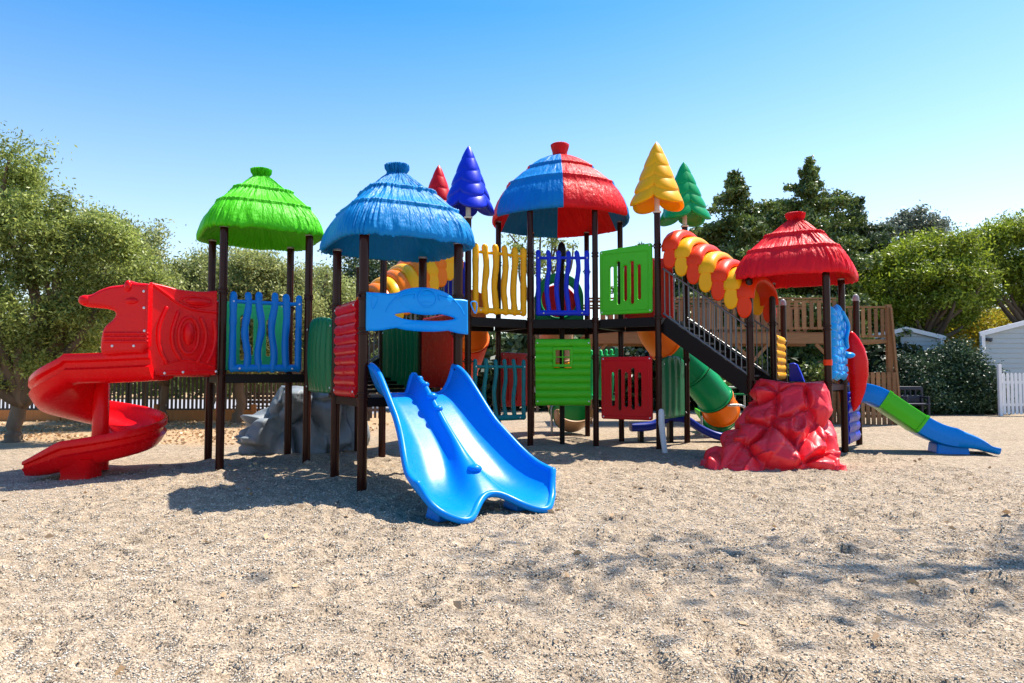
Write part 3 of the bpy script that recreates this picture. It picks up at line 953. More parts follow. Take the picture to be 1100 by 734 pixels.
wavy_fence(tH, H2, H3, .9, 1.15, 6, SPRING, gap=.12, seed=2)
plain_panel(tH, H5, H4, .75, 1.25, RED_D, gap=.12, ribs=3)
b = MB()
b.lathe([(.055, 0), (.055, 3.9), (.085, 4.02), (.10, 4.12), (.095, 4.24), (.07, 4.34), (.03, 4.39), (.005, 4.40)], 18)
b.build('centre_pole', DECK, tH, Matrix.Translation(V((1.08, 14.75, -.02))))

# ================================================================== left platform with blue and red tree toppers
tL = thing('play_platform', 'tall platform with blue and red plastic tree toppers and the yellow wavy fence', 'play platform', (*cen(T1, H0, H5, T2), 0), R(30))
pT1 = post(tL, T1, 4.62, (1.75, 2.62, 4.05), ring=False); pT2 = post(tL, T2, 4.62, (2.62, 4.05), ring=False)
deck(tL, [T1, (H0[0] - .08, H0[1] - .03), (H5[0] - .08, H5[1] - .03), T2], DH - .005, .17)
pine_topper(tL, T1, 4.76, DEEPB, rz=R(20), w=.46, h=1.30)
pine_topper(tL, T2, 4.76, RED_D, rz=R(40), w=.44, h=1.30)
wavy_fence(tL, T1, H0, 2.72, 1.36, 6, YEL, gap=.10, seed=11, r=.068, amp=.022)
wavy_fence(tL, T1, H0, .56, 1.22, 6, TEAL, gap=.12, seed=14, r=.044)
plain_panel(tL, T2, H5, 2.72, 1.3, DEEPB, gap=.10, frac=(0, .42))

# ================================================================== right platform with yellow and green tree toppers
tR = thing('play_platform', 'tall platform with yellow and green plastic tree toppers at the head of the right stairs', 'play platform', (*cen(H1, T3, T4, H2), 0), R(-30))
post(tR, T3, 4.74, (1.8, 2.62, 4.05), ring=False); post(tR, T4, 4.74, (1.8, 2.62, 4.0), ring=False)
deck(tR, [(H1[0] + .08, H1[1] - .03), T3, T4, (H2[0] + .08, H2[1] - .03)], DH - .005, .17)
pine_topper(tR, T3, 4.88, YEL, rz=R(25), w=.50, h=1.28)
pine_topper(tR, T4, 4.88, TUBEG, rz=R(50), w=.50, h=1.28)
slot_panel(tR, H1, T3, 2.72, 1.34, LIME, gap=.11, arch=(.0, .07), seed=6)
slot_panel(tR, H1, T3, .58, 1.28, RED_D, gap=.13, arch=(.0, .0), seed=9)
plain_panel(tR, H2, T4, 2.70, 1.36, RED, gap=.09, frac=(0, .86))
ribbed_panel(tR, T3, T4, .60, 1.28, BOTTLE, gap=.12, ribs=4, bulge=.03)
b = MB()
b.tube([(2.88, 13.22, .78), (2.88, 13.20, .55), (2.90, 13.16, .25), (2.92, 13.10, -.02)], [.055, .06, .055, .05], 12, flat=.7, round_ends=True)
b.build('bracket', STUBM, tR)


# ================================================================== stairs with petal roofs
def stairs(label, top_near, top_far, bot_near, bot_far, ztop, zbot, npet, cols, spring0, spring1, rise, pw_=.26, steps=8):
    tn, tf, bn, bf = [V((*p, 0)) for p in (top_near, top_far, bot_near, bot_far)]
    t = thing('stairs', label, 'stairs', (*cen(top_near, top_far, bot_near, bot_far), 0))
    at = lambda s, w: (tn.lerp(bn, s)).lerp(tf.lerp(bf, s), w)       # s down the flight, w across
    zz = lambda s: ztop + (zbot - ztop) * s
    Z = V((0, 0, 1))
    for w in (.05, .95):
        b = MB(); k = V((0, 0, .02))
        b.bar(at(.03, w) + Z * (zz(.03) - .10), at(.99, w) + Z * (zz(.99) - .10), .02, .30)
        b.build('stringer', DECK, t)
    for i in range(steps):
        s = (i + .5) / steps
        b = MB(); b.bar(at(s, .07) + Z * (zz(s) - .10), at(s, .93) + Z * (zz(s) - .10), .25, .035)
        b.build('tread', DARKST, t)
    for w in (.06, .94):
        b = MB(); n = 17
        b.tube([at(s, w) + Z * (zz(s) + 1.02) for s in (.04, .5, .97)], .02, 10)
        b.tube([at(s, w) + Z * (zz(s) + .12) for s in (.04, .5, .97)], .02, 10)
        for i in range(n):
            s = .06 + .89 * i / (n - 1)
            b.tube([at(s, w) + Z * (zz(s) + .1), at(s, w) + Z * (zz(s) + 1.02)], .0125, 8)
        b.build('railing', STEELD, t)
    dirn = (bn - tn).normalized()
    for i in range(npet):
        s = .16 + .80 * i / (npet - 1)
        zb = spring0 + (spring1 - spring0) * i / (npet - 1)
        col = cols[i % len(cols)]
        a, e = at(s, -.03), at(s, 1.03)
        b = MB(); rings = []
        K = 22
        for k in range(K + 1):
            f = k / K
            ang = PI * f
            p = a.lerp(e, .5 - .5 * math.cos(ang)); up_ = rise * math.sin(ang) ** .85
            fat = .6 + .4 * math.sin(ang) ** .5
            radial = (V((0, 0, 1)) * (math.sin(ang) + .15) + (a - e).normalized() * math.cos(ang)).normalized()
            ctr = p + Z * (zb + up_)
            ring = []
            for q in range(14):
                th = 2 * PI * q / 14
                x = math.cos(th); y = math.sin(th)
                x = math.copysign(abs(x) ** .8, x)
                ring.append(ctr + dirn * (x * pw_ * .5) + radial * (y * .10 * fat * (1.3 if y > 0 else .5)))
            rings.append(ring)
        b.loft(rings)
        o = b.build('roof_petal', col, t, smooth=60)
        for p, sgn in ((a, 1), (e, -1)):
            d2 = dirn.copy()
            fb = MB()
            ov = [(.135 * math.cos(x) * (1.0 - .12 * math.sin(x)), -.155 + .225 * math.sin(x)) for x in np.linspace(0, 2 * PI, 28)[:-1]]
            fb.pillow(ov, .07, .03, steps=3)
            n_ = (a - e).normalized() * sgn
            Mf = Matrix((d2 * sgn if False else d2, -n_ if sgn == 1 else n_ * -1, Z)).transposed().to_4x4()
            Mf.translation = p + n_ * .03 + Z * (zb + .02)
            fb.build('flap', col, o, Mf, smooth=50, wn=True)
    return t
STEELD = painted('dull grey steel', (.20, .20, .205), rough=.35, metallic=.6)
stairs('right stairs under the vermilion and yellow petal roof, beside the red roofed tower', T3, T4, R1, R2, DH, DR, 7, [VERM, YEL], 3.92, 2.88, .40, pw_=.36)
stairs('left stairs under the orange and yellow petal roof, partly hidden behind the blue roofed tower', T1, T2, C1, C2, DH, DG, 9, [ORA, YEL], 3.80, 2.66, .42, pw_=.32)

# ================================================================== red roofed tower
c = cen(R0, R1, R2, R3)
t4 = thing('play_tower', 'play tower under the red thatched roof behind the red climbing rock', 'play tower', (*c, 0), R(-31))
for p, cl in ((R0, (1.35, 2.3)), (R1, (1.35, 2.4)), (R2, (1.35, 2.5)), (R3, (1.35, 2.3))): post(t4, p, 3.34, cl)
deck(t4, [R0, R3, R2, R1], DR, .10)
thatched_roof(t4, c, 3.27, R(-32), TH_R, .98, 3, 1.05)
b = MB()
b.lathe([(.066, -.05), (.072, -.045), (.074, 0), (.072, .045), (.066, .05)], 20)
b.build('band', VERM, t4, Matrix.Translation(V((*R0, 1.70))))
# sky blue climbing panel with stone pattern and a ledge
M, L = side(R0, R3, 1.40, .03)
w_ = L - .24; h_ = 1.30
M = M @ Matrix.Translation(V((.12, 0, 0)))
b = MB()
def stone(sgn):
    def fn(u, v):
        q = V((u * 4.2 + (int(v * 9) % 2) * .5, v * 9, 2.2))
        fu, fv = (q.x % 1), (q.y % 1)
        e = min(min(fu, 1 - fu) * 1.2, min(fv, 1 - fv))
        edge = min(1, 12 * min(u, 1 - u, v, 1 - v))
        y = -(.045 + .045 * min(1, e * 5) + .02 * noise.noise(q)) * (edge ** .5)
        top = h_ * (1 - .07 * (u - .3) ** 2 - .04 * math.sin(u * 9)) + .03 * math.sin(u * 14)
        x = u * w_ + .03 * math.sin(v * 17) * (1 if u > .5 else .4) * (abs(u - .5) * 2)
        return (x, y * sgn, v * top + .02 * math.sin(u * 11) * (1 - v))
    return fn
b.grid(stone(1), 70, 90); b.grid(stone(-1), 70, 90)
b.ball((w_ * .9, -.10, .45), (.13, .12, .06), 14, 8)
b.tube(spline([(w_ * .55, -.09, 1.22), (w_ * .75, -.14, 1.0), (w_ * .68, -.12, .75), (w_ * .85, -.10, .6)], 6), .035, 10, round_ends=True)
b.build('climbing_panel', SKYB, t4, M, smooth=180)

# ================================================================== far right platform and its straight slide
t5 = thing('play_platform', 'small platform on dome capped posts behind the red roofed tower', 'play platform', (*cen(R3, S1, S2, R2), 0), R(-36))
post(t5, S1, 3.1, (1.3, 2.2), cap='dome', ring=False); post(t5, S2, 3.1, (1.3, 2.2), cap='dome', ring=False)
deck(t5, [(R3[0] + .05, R3[1] + .08), S1, S2, (R2[0] + .05, R2[1] + .08)], DR - .04, .10)
log_panel(t5, R2, S2, 1.40, .90, 6, YEL, gap=.20, seed=6, depth=.06)
log_panel(t5, R3, S1, .16, .98, 5, DEEPB, gap=.22, seed=7, depth=.06, name='ground_panel')
b = MB(); M, L = side(S2, S1, 1.33, .02)
b.pillow([(.10, 0), (.42, .0), (.36, .18), (.28, .38), (.20, .42), (.10, .40)], .10, .03)
b.build('side_wing', DEEPB, t5, M @ Matrix.Translation(V((.02, 0, 0))), smooth=50, wn=True)

ss = thing('straight_slide', 'straight slide in blue and green sections with a red pod at its head', 'slide', (7.9, 13.2, 0))
a0 = V((6.72, 13.66, 0)); dd = V((2.40, -.62, 0)); Lx = dd.length; dd.normalize(); nn = V((-dd.y, dd.x, 0))
zp = [(0, 1.03), (.10, 1.02), (.18, .95), (.30, .72), (.50, .36), (.62, .22), (.72, .17), (.84, .165), (.90, .13), (1.0, .05)]
def zst(s):
    for (p, q), (p2, q2) in zip(zp, zp[1:]):
        if s <= p2: return q + (q2 - q) * (s - p) / (p2 - p)
    return zp[-1][1]
def zsm(s): return sum(zst(min(1, max(0, s + d))) for d in (-.05, -.025, 0, .025, .05)) / 5
CS = [(-.33, .30), (-.36, .31), (-.385, .28), (-.375, .19), (-.385, .17), (-.375, .08), (-.36, -.03), (-.30, -.06), (0, -.065), (.30, -.06), (.36, -.03), (.375, .08), (.385, .17), (.375, .19), (.385, .28), (.36, .31), (.33, .30), (.31, .16), (.26, .03), (.15, -.01), (0, -.015), (-.15, -.01), (-.26, .03), (-.31, .16)]
def sring(s, grow=1.0):
    hs = 1.0 if s < .70 else max(.22, 1 - 1.0 * ((s - .70) / .30) ** 1.1)
    z0 = zsm(s)
    sl = (zsm(min(1, s + .01)) - zsm(max(0, s - .01))) / (.02 * Lx)
    tx = V((dd.x, dd.y, sl)).normalized(); upv = V((0, 0, 1)) - tx * tx.z; upv.normalize()
    return [a0 + dd * (s * Lx) + V((0, 0, z0)) + nn * (x * grow) + upv * ((y if y < .02 else y * hs) * grow) for x, y in CS]
for s0, s1, mt, nm in ((0, .205, BLUE, 'upper_section'), (.205, .455, LIME, 'middle_section'), (.455, 1.0, BLUE, 'lower_section')):
    b = MB()
    S = list(np.linspace(s0, s1, 8 if s1 < .9 else 34))
    g = [1.0] * len(S)
    if nm == 'middle_section':
        S = [s0 - .008, s0 + .010, s0 + .012] + list(np.linspace(s0 + .03, s1 - .03, 8)) + [s1 - .012, s1 - .01, s1 + .008]
        g = [1.05, 1.05, 1.005] + [1.005] * 8 + [1.005, 1.05, 1.05]
    rings = [sring(s, k) for s, k in zip(S, g)]
    b.loft(rings); b.build(nm, mt, ss, smooth=55)
b = MB(); p = a0 + dd * (.70 * Lx)
b.box((p.x, p.y, .05), (.58, .56, .26), Matrix.Rotation(math.atan2(dd.y, dd.x), 3, 'Z'), taper=.9)
b.build('foot', BLUE, ss, bevel=.03)
# red pods flanking the slide mouth
for w, nm in ((-.50, 0), (.50, 1)):
    b = MB(); rings = []
    prof2 = [(0, .005), (.02, .05), (.10, .15), (.25, .23), (.45, .30), (.62, .32), (.78, .28), (.90, .19), (.97, .10), (1, .01)]
    for f, r_ in prof2:
        z = .78 + 1.55 * f
        ctr = a0 + nn * w + dd * (-.02 + .10 * math.sin(PI * min(1, f * 1.05)) ** .8) + V((0, 0, z))
        rings.append([ctr + dd * (math.cos(x) * r_ * .58) + nn * (math.sin(x) * r_ * .38) for x in np.linspace(0, 2 * PI, 25)[:-1]])
    b.loft(rings)
    b.build('pod', RED, ss, smooth=180)

# ================================================================== tube slides
def tube_slide(label, path, r, cuts, mats, legs=(), mouth=None, mouthmat=None):
    P = spline(path, 10); n = len(P)
    t = thing('tube_slide', label, 'slide', (path[0][0], path[0][1], 0))
    for (i0, i1), mt in zip(cuts, mats):
        a, e = int(i0 * (n - 1)), int(i1 * (n - 1))
        b = MB()
        seg = P[a:e + 1]
        rr = [r] * len(seg)
        # collar flanges at both joints
        pts, rad = [], []
        for k, p in enumerate(seg):
            f = k / (len(seg) - 1)
            pts.append(p); rad.append(r)
        d0 = (seg[1] - seg[0]).normalized(); d1 = (seg[-1] - seg[-2]).normalized()
        pts = [seg[0] + d0 * .005, seg[0] + d0 * .035, seg[0] + d0 * .04] + pts[1:-1] + [seg[-1] - d1 * .04, seg[-1] - d1 * .035, seg[-1] - d1 * .005]
        rad = [r * 1.09, r * 1.09, r * 1.01] + rad[1:-1] + [r * 1.01, r * 1.09, r * 1.09]
        b.tube(pts, rad, 28)
        b.f = b.f[:-2]; b.m = b.m[:-2]            # open pipe
        for k in range(4):                         # long ribs pressed into the pipe
            pass
        b.build('tube_section', mt, t, smooth=60, solid=.012)
    # open half-pipe at the foot
    if mouth:
        e = P[-1]; d = (P[-1] - P[-2]); d.z = 0; d.normalize(); s_ = V((-d.y, d.x, 0))
        b = MB()
        def fn(u, v):
            a = PI * (-.06 + 1.12 * v)
            rr = r * 1.05 * (1 + .12 * u)
            q = e + d * (u * mouth - .02) + s_ * (-math.cos(a) * rr) + V((0, 0, -math.sin(a) * rr * (1 - .45 * u) + .10 * u))
            q.z = max(q.z, .02)
            return q
        b.grid(fn, 12, 28)
        b.build('exit_chute', mouthmat, t, smooth=180, solid=.05)
    for lp in legs:
        b = MB(); b.tube(spline(lp, 6), .03, 10); b.build('support_leg', STEEL, t)
    return t
tube_slide('green tube slide with orange bands curving down behind the right stairs', [(3.02, 15.35, 3.05), (3.22, 15.75, 2.85), (3.45, 16.1, 2.42), (3.95, 16.45, 1.95), (4.5, 16.6, 1.42), (4.95, 16.75, .92), (5.2, 17.05, .58), (5.27, 17.5, .45)], .42,
           [(0, .36), (.36, .56), (.56, .735), (.735, .86), (.86, 1)], [ORA, TUBEG, TUBEG, ORA, TUBEG], [[(5.15, 16.4, .75), (5.55, 16.42, .72), (5.62, 16.42, .4), (5.62, 16.42, 0)], [(4.55, 16.45, .5), (4.55, 16.45, 0)]], .7, LIME)
tube_slide('orange and red tube slide dropping behind the left platform', [(-1.0, 15.45, 3.05), (-1.02, 15.9, 2.8), (-1.0, 16.4, 2.35), (-1.15, 17.0, 1.9), (-1.45, 17.8, 1.35), (-1.7, 18.5, .8), (-1.8, 19.1, .5)], .42,
           [(0, .34), (.34, .6), (.6, 1)], [ORA, VERM, ORA], [], .7, VERM)
tC_ = tube_slide('beige tube slide with green and yellow rings behind the middle tower', [(1.12, 16.75, 3.25), (1.12, 17.1, 3.15), (1.14, 17.5, 2.85), (1.15, 17.72, 2.4), (1.15, 17.8, 1.9), (1.18, 17.85, 1.4), (1.28, 17.8, .95), (1.42, 17.55, .62), (1.5, 17.2, .5)], .44,
           [(0, .28), (.28, .52), (.52, .60), (.60, .85), (.85, 1)], [RED, BEIGE, YEL, BEIGE, TUBEG], [[(1.05, 17.3, .7), (1.0, 17.25, .6), (1.0, 17.25, 0)]], .5, BEIGE)
# ring panel that carries the tube at the deck
b = MB()
M, L = side(H4, H3, 2.66, -.04)
circ = lambda r_, n=36: [(L / 2 + r_ * math.cos(a), .66 + r_ * math.sin(a)) for a in np.linspace(0, 2 * PI, n + 1)[:-1]]
arch = [(L - .08, 0)] + [(L / 2 + (L / 2 - .08) * math.cos(a), .70 + .62 * math.sin(a)) for a in np.linspace(0, PI, 24)] + [(.08, 0)]
b.pillow(list(arch), .09, .03, [circ(.43)])
b.tube([(p[0], -.045, p[1]) for p in circ(.47)], .03, 8, loop=True)
b.build('ring_panel', TUBEG, tC_, M, smooth=50, wn=True)

# ================================================================== low blue wave slide behind the right platform
NAVYB = plastic('navy blue plastic', (.004, .02, .24))
lw = thing('balance_beam', 'low deep blue wave beam on short legs behind the red climbing rock', 'balance beam', (3.4, 15.2, 0))
P = spline([(2.62, 15.15, .33), (3.1, 15.2, .36), (3.45, 15.25, .52), (3.85, 15.25, .50), (4.2, 15.25, .28), (4.6, 15.2, .12), (5.1, 15.1, .10)], 8)
b = MB(); rings = []
for i, p in enumerate(P):
    rings.append([p + V((0, y, z)) for y, z in rrect(-.2, -.09, .2, .09, .07, 3)])
b.loft(rings); b.build('beam', NAVYB, lw, smooth=60)
for x, h_ in ((2.85, .3), (3.5, .5)):
    b = MB(); b.box((x, 15.2, h_ / 2 - .02), (.09, .3, h_)); b.build('leg', DECK, lw, bevel=.01)
# ================================================================== vegetation
L_OLIVE = leafmat('olive leaves', (.15, .185, .05), (.50, .53, .20), trans=.42)
L_OLIVE2 = leafmat('bright olive leaves', (.12, .165, .03), (.45, .51, .13), trans=.45)
L_CONIF = leafmat('conifer needles', (.05, .09, .02), (.20, .26, .06), trans=.22)
L_CONIF2 = leafmat('light conifer needles', (.03, .06, .02), (.11, .15, .055), trans=.2)
L_PINE = leafmat('umbrella pine needles', (.09, .14, .012), (.38, .46, .04), trans=.40)
L_DARK = leafmat('dark shrub leaves', (.012, .026, .012), (.045, .07, .026), trans=.15)
L_CYP = leafmat('cypress foliage', (.012, .035, .016), (.06, .11, .045), trans=.15)
L_YEL = leafmat('autumn leaves', (.22, .24, .02), (.62, .46, .04), trans=.4)
L_EUC = leafmat('eucalyptus leaves', (.10, .13, .09), (.24, .28, .20), trans=.25)
L_LITTER = leafmat('dry leaves', (.34, .21, .11), (.60, .41, .23), trans=.1)


def leaf_object(name, C, size, mat, parent=None, elong=2.0, flat=0.0, droop=0.0, rng=RNG, jitter=.35):
    """One leaf-shaped face (a folded diamond) at every centre in C."""
    n = len(C)
    d = rng.normal(size=(n, 3)); d[:, 2] = d[:, 2] * (1 - flat) - droop
    d /= np.linalg.norm(d, axis=1)[:, None] + 1e-9
    e = rng.normal(size=(n, 3)); e -= d * (e * d).sum(1)[:, None]
    e /= np.linalg.norm(e, axis=1)[:, None] + 1e-9
    if np.ndim(size) == 0: size = np.full(n, size)
    s = size * rng.uniform(1 - jitter, 1 + jitter, n)
    nn_ = np.cross(d, e)
    a = (d * (s * elong * .5)[:, None]); b_ = (e * (s * .5)[:, None]); f_ = nn_ * (s * .12)[:, None]
    Vv = np.empty((n, 4, 3), np.float32)
    Vv[:, 0] = C - a; Vv[:, 1] = C + b_ + f_; Vv[:, 2] = C + a; Vv[:, 3] = C - b_ + f_
    me = bpy.data.meshes.new(name)
    me.vertices.add(n * 4); me.vertices.foreach_set('co', Vv.reshape(-1))
    me.loops.add(n * 4); me.loops.foreach_set('vertex_index', np.arange(n * 4, dtype=np.int32))
    me.polygons.add(n); me.polygons.foreach_set('loop_start', np.arange(0, n * 4, 4, dtype=np.int32))
    me.polygons.foreach_set('loop_total', np.full(n, 4, np.int32))
    me.update(calc_edges=True); me.validate()
    me.materials.append(mat)
    o = bpy.data.objects.new(name, me)
    return attach(o, parent)


def clump_points(blobs, nclump, per, sigma, rng=RNG, shell=.62, low=-1.0):
    """Points gathered in clumps on and inside ellipsoid blobs (x, y, z, rx, ry, rz)."""
    B = np.array(blobs, float)
    wt = (B[:, 3] * B[:, 4] * B[:, 5]) ** .72; wt /= wt.sum()
    k = rng.choice(len(B), nclump, p=wt)
    d = rng.normal(size=(nclump, 3)); d /= np.linalg.norm(d, axis=1)[:, None]
    d[:, 2] = np.maximum(d[:, 2], low)
    r = shell + (1 - shell) * rng.random(nclump) ** .8
    ctr = B[k, :3] + d * B[k, 3:] * r[:, None]
    m = (per * rng.uniform(.45, 1.55, nclump)).astype(int)
    sg = sigma * rng.uniform(.6, 1.35, nclump)
    idx = np.repeat(np.arange(nclump), m)
    P = ctr[idx] + rng.normal(size=(len(idx), 3)) * sg[idx][:, None] * np.array([1, 1, .75])
    return P, ctr


def limbs(mb, base, fork, tips, r0, r1=.03, rng=random, bend=.25):
    """Trunk from base to fork, then limbs out to the tips."""
    b = V(base); f = V(fork)
    m1 = b.lerp(f, .35) + V((rng.uniform(-1, 1), rng.uniform(-1, 1), 0)) * r0 * .5
    m2 = b.lerp(f, .7) + V((rng.uniform(-1, 1), rng.uniform(-1, 1), 0)) * r0 * .5
    P = spline([b - V((0, 0, .1)), b + V((0, 0, .05)), m1, m2, f], 5)
    n = len(P)
    mb.tube(P, [r0 * (1.5 - .9 * min(1, k / n * 2.2) ** .6 + .12 * math.sin(k * 2.1)) if k < n * .45 else r0 * (.85 - .25 * (k / n)) for k in range(n)], 11)
    for t in tips:
        t = V(t)
        L_ = (t - f).length
        c1 = f.lerp(t, .4) + V((rng.uniform(-1, 1), rng.uniform(-1, 1), rng.uniform(-.2, .8))) * L_ * bend * .5
        c2 = f.lerp(t, .75) + V((rng.uniform(-1, 1), rng.uniform(-1, 1), rng.uniform(-.3, .5))) * L_ * bend * .35
        Q = spline([f - V((0, 0, .15)), c1, c2, t], 5)
        mb.tube(Q, [r0 * .5 * (1 - k / len(Q)) + r1 for k in range(len(Q))], 7)


def tree(name, label, cat, base, fork_h, blobs, nclump, per, sigma, leaf, mat, bark=BARK, r0=.16, group=None, elong=2.0, lean=(0, 0), shell=.62, ntips=9, low=-1.0, tips=None, seed=1, crown='crown'):
    rng = np.random.default_rng(seed * 13 + 5); rnd = random.Random(seed)
    t = thing(name, label, cat, (base[0], base[1], 0), 0, group)
    P, ctr = clump_points(blobs, nclump, per, sigma, rng, shell, low)
    P = P[P[:, 2] > .15]
    mb = MB()
    f = (base[0] + lean[0], base[1] + lean[1], fork_h)
    tp = tips or [tuple(ctr[i]) for i in rng.choice(len(ctr), ntips, replace=False)]
    limbs(mb, (base[0], base[1], 0), f, tp, r0, rng=rnd)
    if bark is BARKO:
        mb.v = [tuple(V(p) + noise.noise_vector(V(p) * 5.0) * .05 + noise.noise_vector(V(p) * 14.0) * .02) for p in mb.v]
    mb.build('trunk', bark, t, smooth=180)
    leaf_object(crown, P, leaf, mat, t, elong, rng=rng)
    return t


def at(px, d): return (px - 550) / 733 * d
def hz(py, d): return 1.5 + (402 - py) / 733 * d

# ---- olive trees on the left, beyond the play area
def blob(px, py, d, r, rz=None, ry=None, dd=0): return (at(px, d), d + dd, hz(py, d), r, ry or r, rz or r * .85)

d = 15.2
tree('olive_tree', 'largest olive tree at the left edge, its gnarled trunk before the dark fence', 'tree', (at(17, d), d), .95,
     [blob(-60, 215, d, 1.35, dd=.5), blob(0, 215, d, .95, 1.1), blob(22, 262, d, 1.25), blob(60, 255, d, .8), blob(92, 275, d, .95, dd=.3), blob(120, 262, d, .5), blob(138, 300, d, .75, dd=.5), blob(40, 330, d, 1.25), blob(90, 335, d, .85), blob(0, 370, d, .9, .6), blob(60, 378, d, .8, .45), blob(-60, 330, d, 1.5), blob(10, 405, d, .7, .3), blob(50, 400, d, .5, .3), blob(20, 172, d, .45, .6), blob(70, 222, d, .4, .5), blob(100, 240, d, .35, .4)],
     468, 219, 0.172, 0.035, L_OLIVE2, BARKO, .22, 'olive trees beyond the gravel', 2.6, (.1, .1), seed=3, shell=.5, ntips=14)
d = 19.5
tree('olive_tree', 'mid sized olive tree rising behind the animal head of the red slide', 'tree', (at(150, d), d + 1.5), 1.3,
     [blob(95, 300, d, 1.5), blob(135, 275, d, 1.0), blob(150, 325, d, 1.5), blob(118, 360, d, 1.3), blob(165, 370, d, 1.0, .7), blob(60, 360, d, 1.4), blob(155, 258, d, .45), blob(100, 248, d, .9)],
     270, 210, 0.224, 0.042, L_OLIVE, BARKO, .15, 'olive trees beyond the gravel', 2.6, seed=4, shell=.5)
d = 22.5
tree('olive_tree', 'pale olive tree behind the left posts of the green roofed tower', 'tree', (at(213, d), d + 1), 1.4,
     [blob(190, 325, d, 1.4), blob(170, 312, d, .9), blob(215, 300, d, 1.0), blob(225, 340, d, 1.3), blob(188, 365, d, 1.1, .7), blob(245, 320, d, 1.1), blob(216, 286, d, .5)],
     234, 210, 0.232, 0.045, L_OLIVE, BARKO, .14, 'olive trees beyond the gravel', 2.6, seed=5, shell=.5)
d = 21.0
tree('olive_tree', 'rounded pale olive tree with a twisted double trunk, seen through the green roofed tower', 'tree', (at(255, d), d), 1.5,
     [blob(262, 300, d, 1.15), blob(285, 305, d, 1.1), blob(250, 332, d, 1.2), blob(295, 335, d, 1.2), blob(270, 365, d, 1.3, .7), blob(312, 325, d, 1.0), blob(262, 388, d, 1.1, .35), blob(268, 280, d, .5), blob(240, 300, d, .6)],
     270, 219, 0.224, 0.044, L_OLIVE, BARKO, .20, 'olive trees beyond the gravel', 2.6, (.15, 0), seed=6, shell=.5)
d = 25.0
tree('olive_tree', 'yellowish olive tree between the green roofed and blue roofed towers', 'tree', (at(338, d), d), 1.4,
     [blob(335, 320, d, 1.3), blob(350, 312, d, 1.0), blob(325, 345, d, 1.4), blob(360, 345, d, 1.3), blob(340, 375, d, 1.5, .8), blob(375, 335, d, .8)],
     224, 210, 0.241, 0.048, L_OLIVE, BARKO, .15, 'olive trees beyond the gravel', 2.6, seed=7, shell=.5)
d = 24.0
tree('olive_tree', 'slim olive tree with a thin pale trunk below the red body panel', 'tree', (at(157, d), d), 1.9,
     [blob(150, 375, d, 1.1, .6), blob(170, 365, d, 1.0, .6), blob(140, 345, d, 1.2)], 98, 197, 0.241, 0.048, L_OLIVE2, BARKO, .10, 'olive trees beyond the gravel', 2.6, seed=8)

# ---- trees behind the middle
d = 30.0
tree('broadleaf_tree', 'dark green broadleaf tree seen under the blue thatched roof', 'tree', (at(395, d), d), 2.6,
     [blob(372, 320, d, 1.5), blob(400, 300, d, 1.8), blob(425, 285, d, 1.4), blob(440, 310, d, 2.0), blob(405, 345, d, 2.2), blob(375, 280, d, .7), blob(462, 330, d, 1.6)],
     260, 120, .30, .08, L_CONIF2, r0=.2, seed=10, elong=1.6, shell=.5)
d = 27.0
tree('young_tree', 'thin airy young tree showing above the deep blue fence panel', 'tree', (at(577, d), d), 3.0,
     [blob(560, 262, d, .55, .3), blob(588, 252, d, .6, .3), blob(575, 240, d, .4, .35), blob(606, 262, d, .5, .3), blob(568, 278, d, .7, .4), blob(592, 285, d, .7, .4), blob(555, 250, d, .3), blob(600, 240, d, .3)],
     60, 40, .18, .075, L_OLIVE2, BARK, .07, elong=1.8, seed=11)


def conifer(label, base, H, rad, mat, seed, n=26, leaf=.085, dens=1.0, zlow=1.2, group='conifers behind the red roofed tower', power=.9):
    """Layered conifer: whorls of drooping branches thinning to a ragged tip."""
    rng = np.random.default_rng(seed)
    t = thing('conifer_tree', label, 'tree', (base[0], base[1], 0), 0, group)
    mb = MB(); mb.tube([(base[0], base[1], -.1), (base[0] + .1, base[1], H * .5), (base[0], base[1], H * .985)], [.26, .15, .02], 9)
    C = []
    for i in range(n):
        f = (i + rng.uniform(-.3, .3)) / n
        z = zlow + (H - zlow) * f
        R_ = rad * (1 - f) ** power * min(1, .30 + (1 - f) * 3.0) * rng.uniform(.75, 1.15) + .12
        nb = int(rng.integers(5, 9))
        for k in range(nb):
            a = rng.uniform(0, 2 * PI)
            l_ = R_ * rng.uniform(.55, 1.15)
            dirv = np.array([math.cos(a), math.sin(a), rng.uniform(-.12, .28)])
            m = int(120 * dens * l_ + 24)
            s = rng.random(m) ** .7
            side_ = np.array([-math.sin(a), math.cos(a), 0])
            p = np.array([base[0], base[1], z]) + dirv * (s * l_)[:, None]
            p[:, 2] -= .16 * l_ * s ** 2
            p += side_ * (rng.normal(size=m) * .20 * l_ * (1.05 - s) * 1.0 + rng.normal(size=m) * .07)[:, None]
            p[:, 2] += rng.normal(size=m) * .10
            C.append(p)
            if f < .9: mb.tube([(base[0], base[1], z), tuple(np.array([base[0], base[1], z]) + dirv * l_ * .8 - np.array([0, 0, .1 * l_]))], [.04, .012], 5)
    mb.build('trunk', BARK, t, smooth=180)
    leaf_object('crown', np.concatenate(C), leaf, mat, t, 2.4, rng=rng)
    return t
d = 31.0
conifer('tall dark conifer with a ragged tip, behind the orange and yellow petal roof', (at(792, d), d), hz(182, d), 5.0, L_CONIF, 21, n=32, power=.62)
conifer('tallest dark conifer, its thin tip above the red thatched roof', (at(884, d), d + 1), hz(166, d + 1), 5.4, L_CONIF, 22, n=34, power=.68)
conifer('broad lighter green conifer to the right of the red thatched roof', (at(922, 34), 34), hz(208, 34), 4.0, L_CONIF2, 23, power=.5)
conifer('low bushy conifer behind the green topped platform', (at(748, 33), 33), hz(240, 33), 3.2, L_CONIF2, 24, n=22, power=.55)
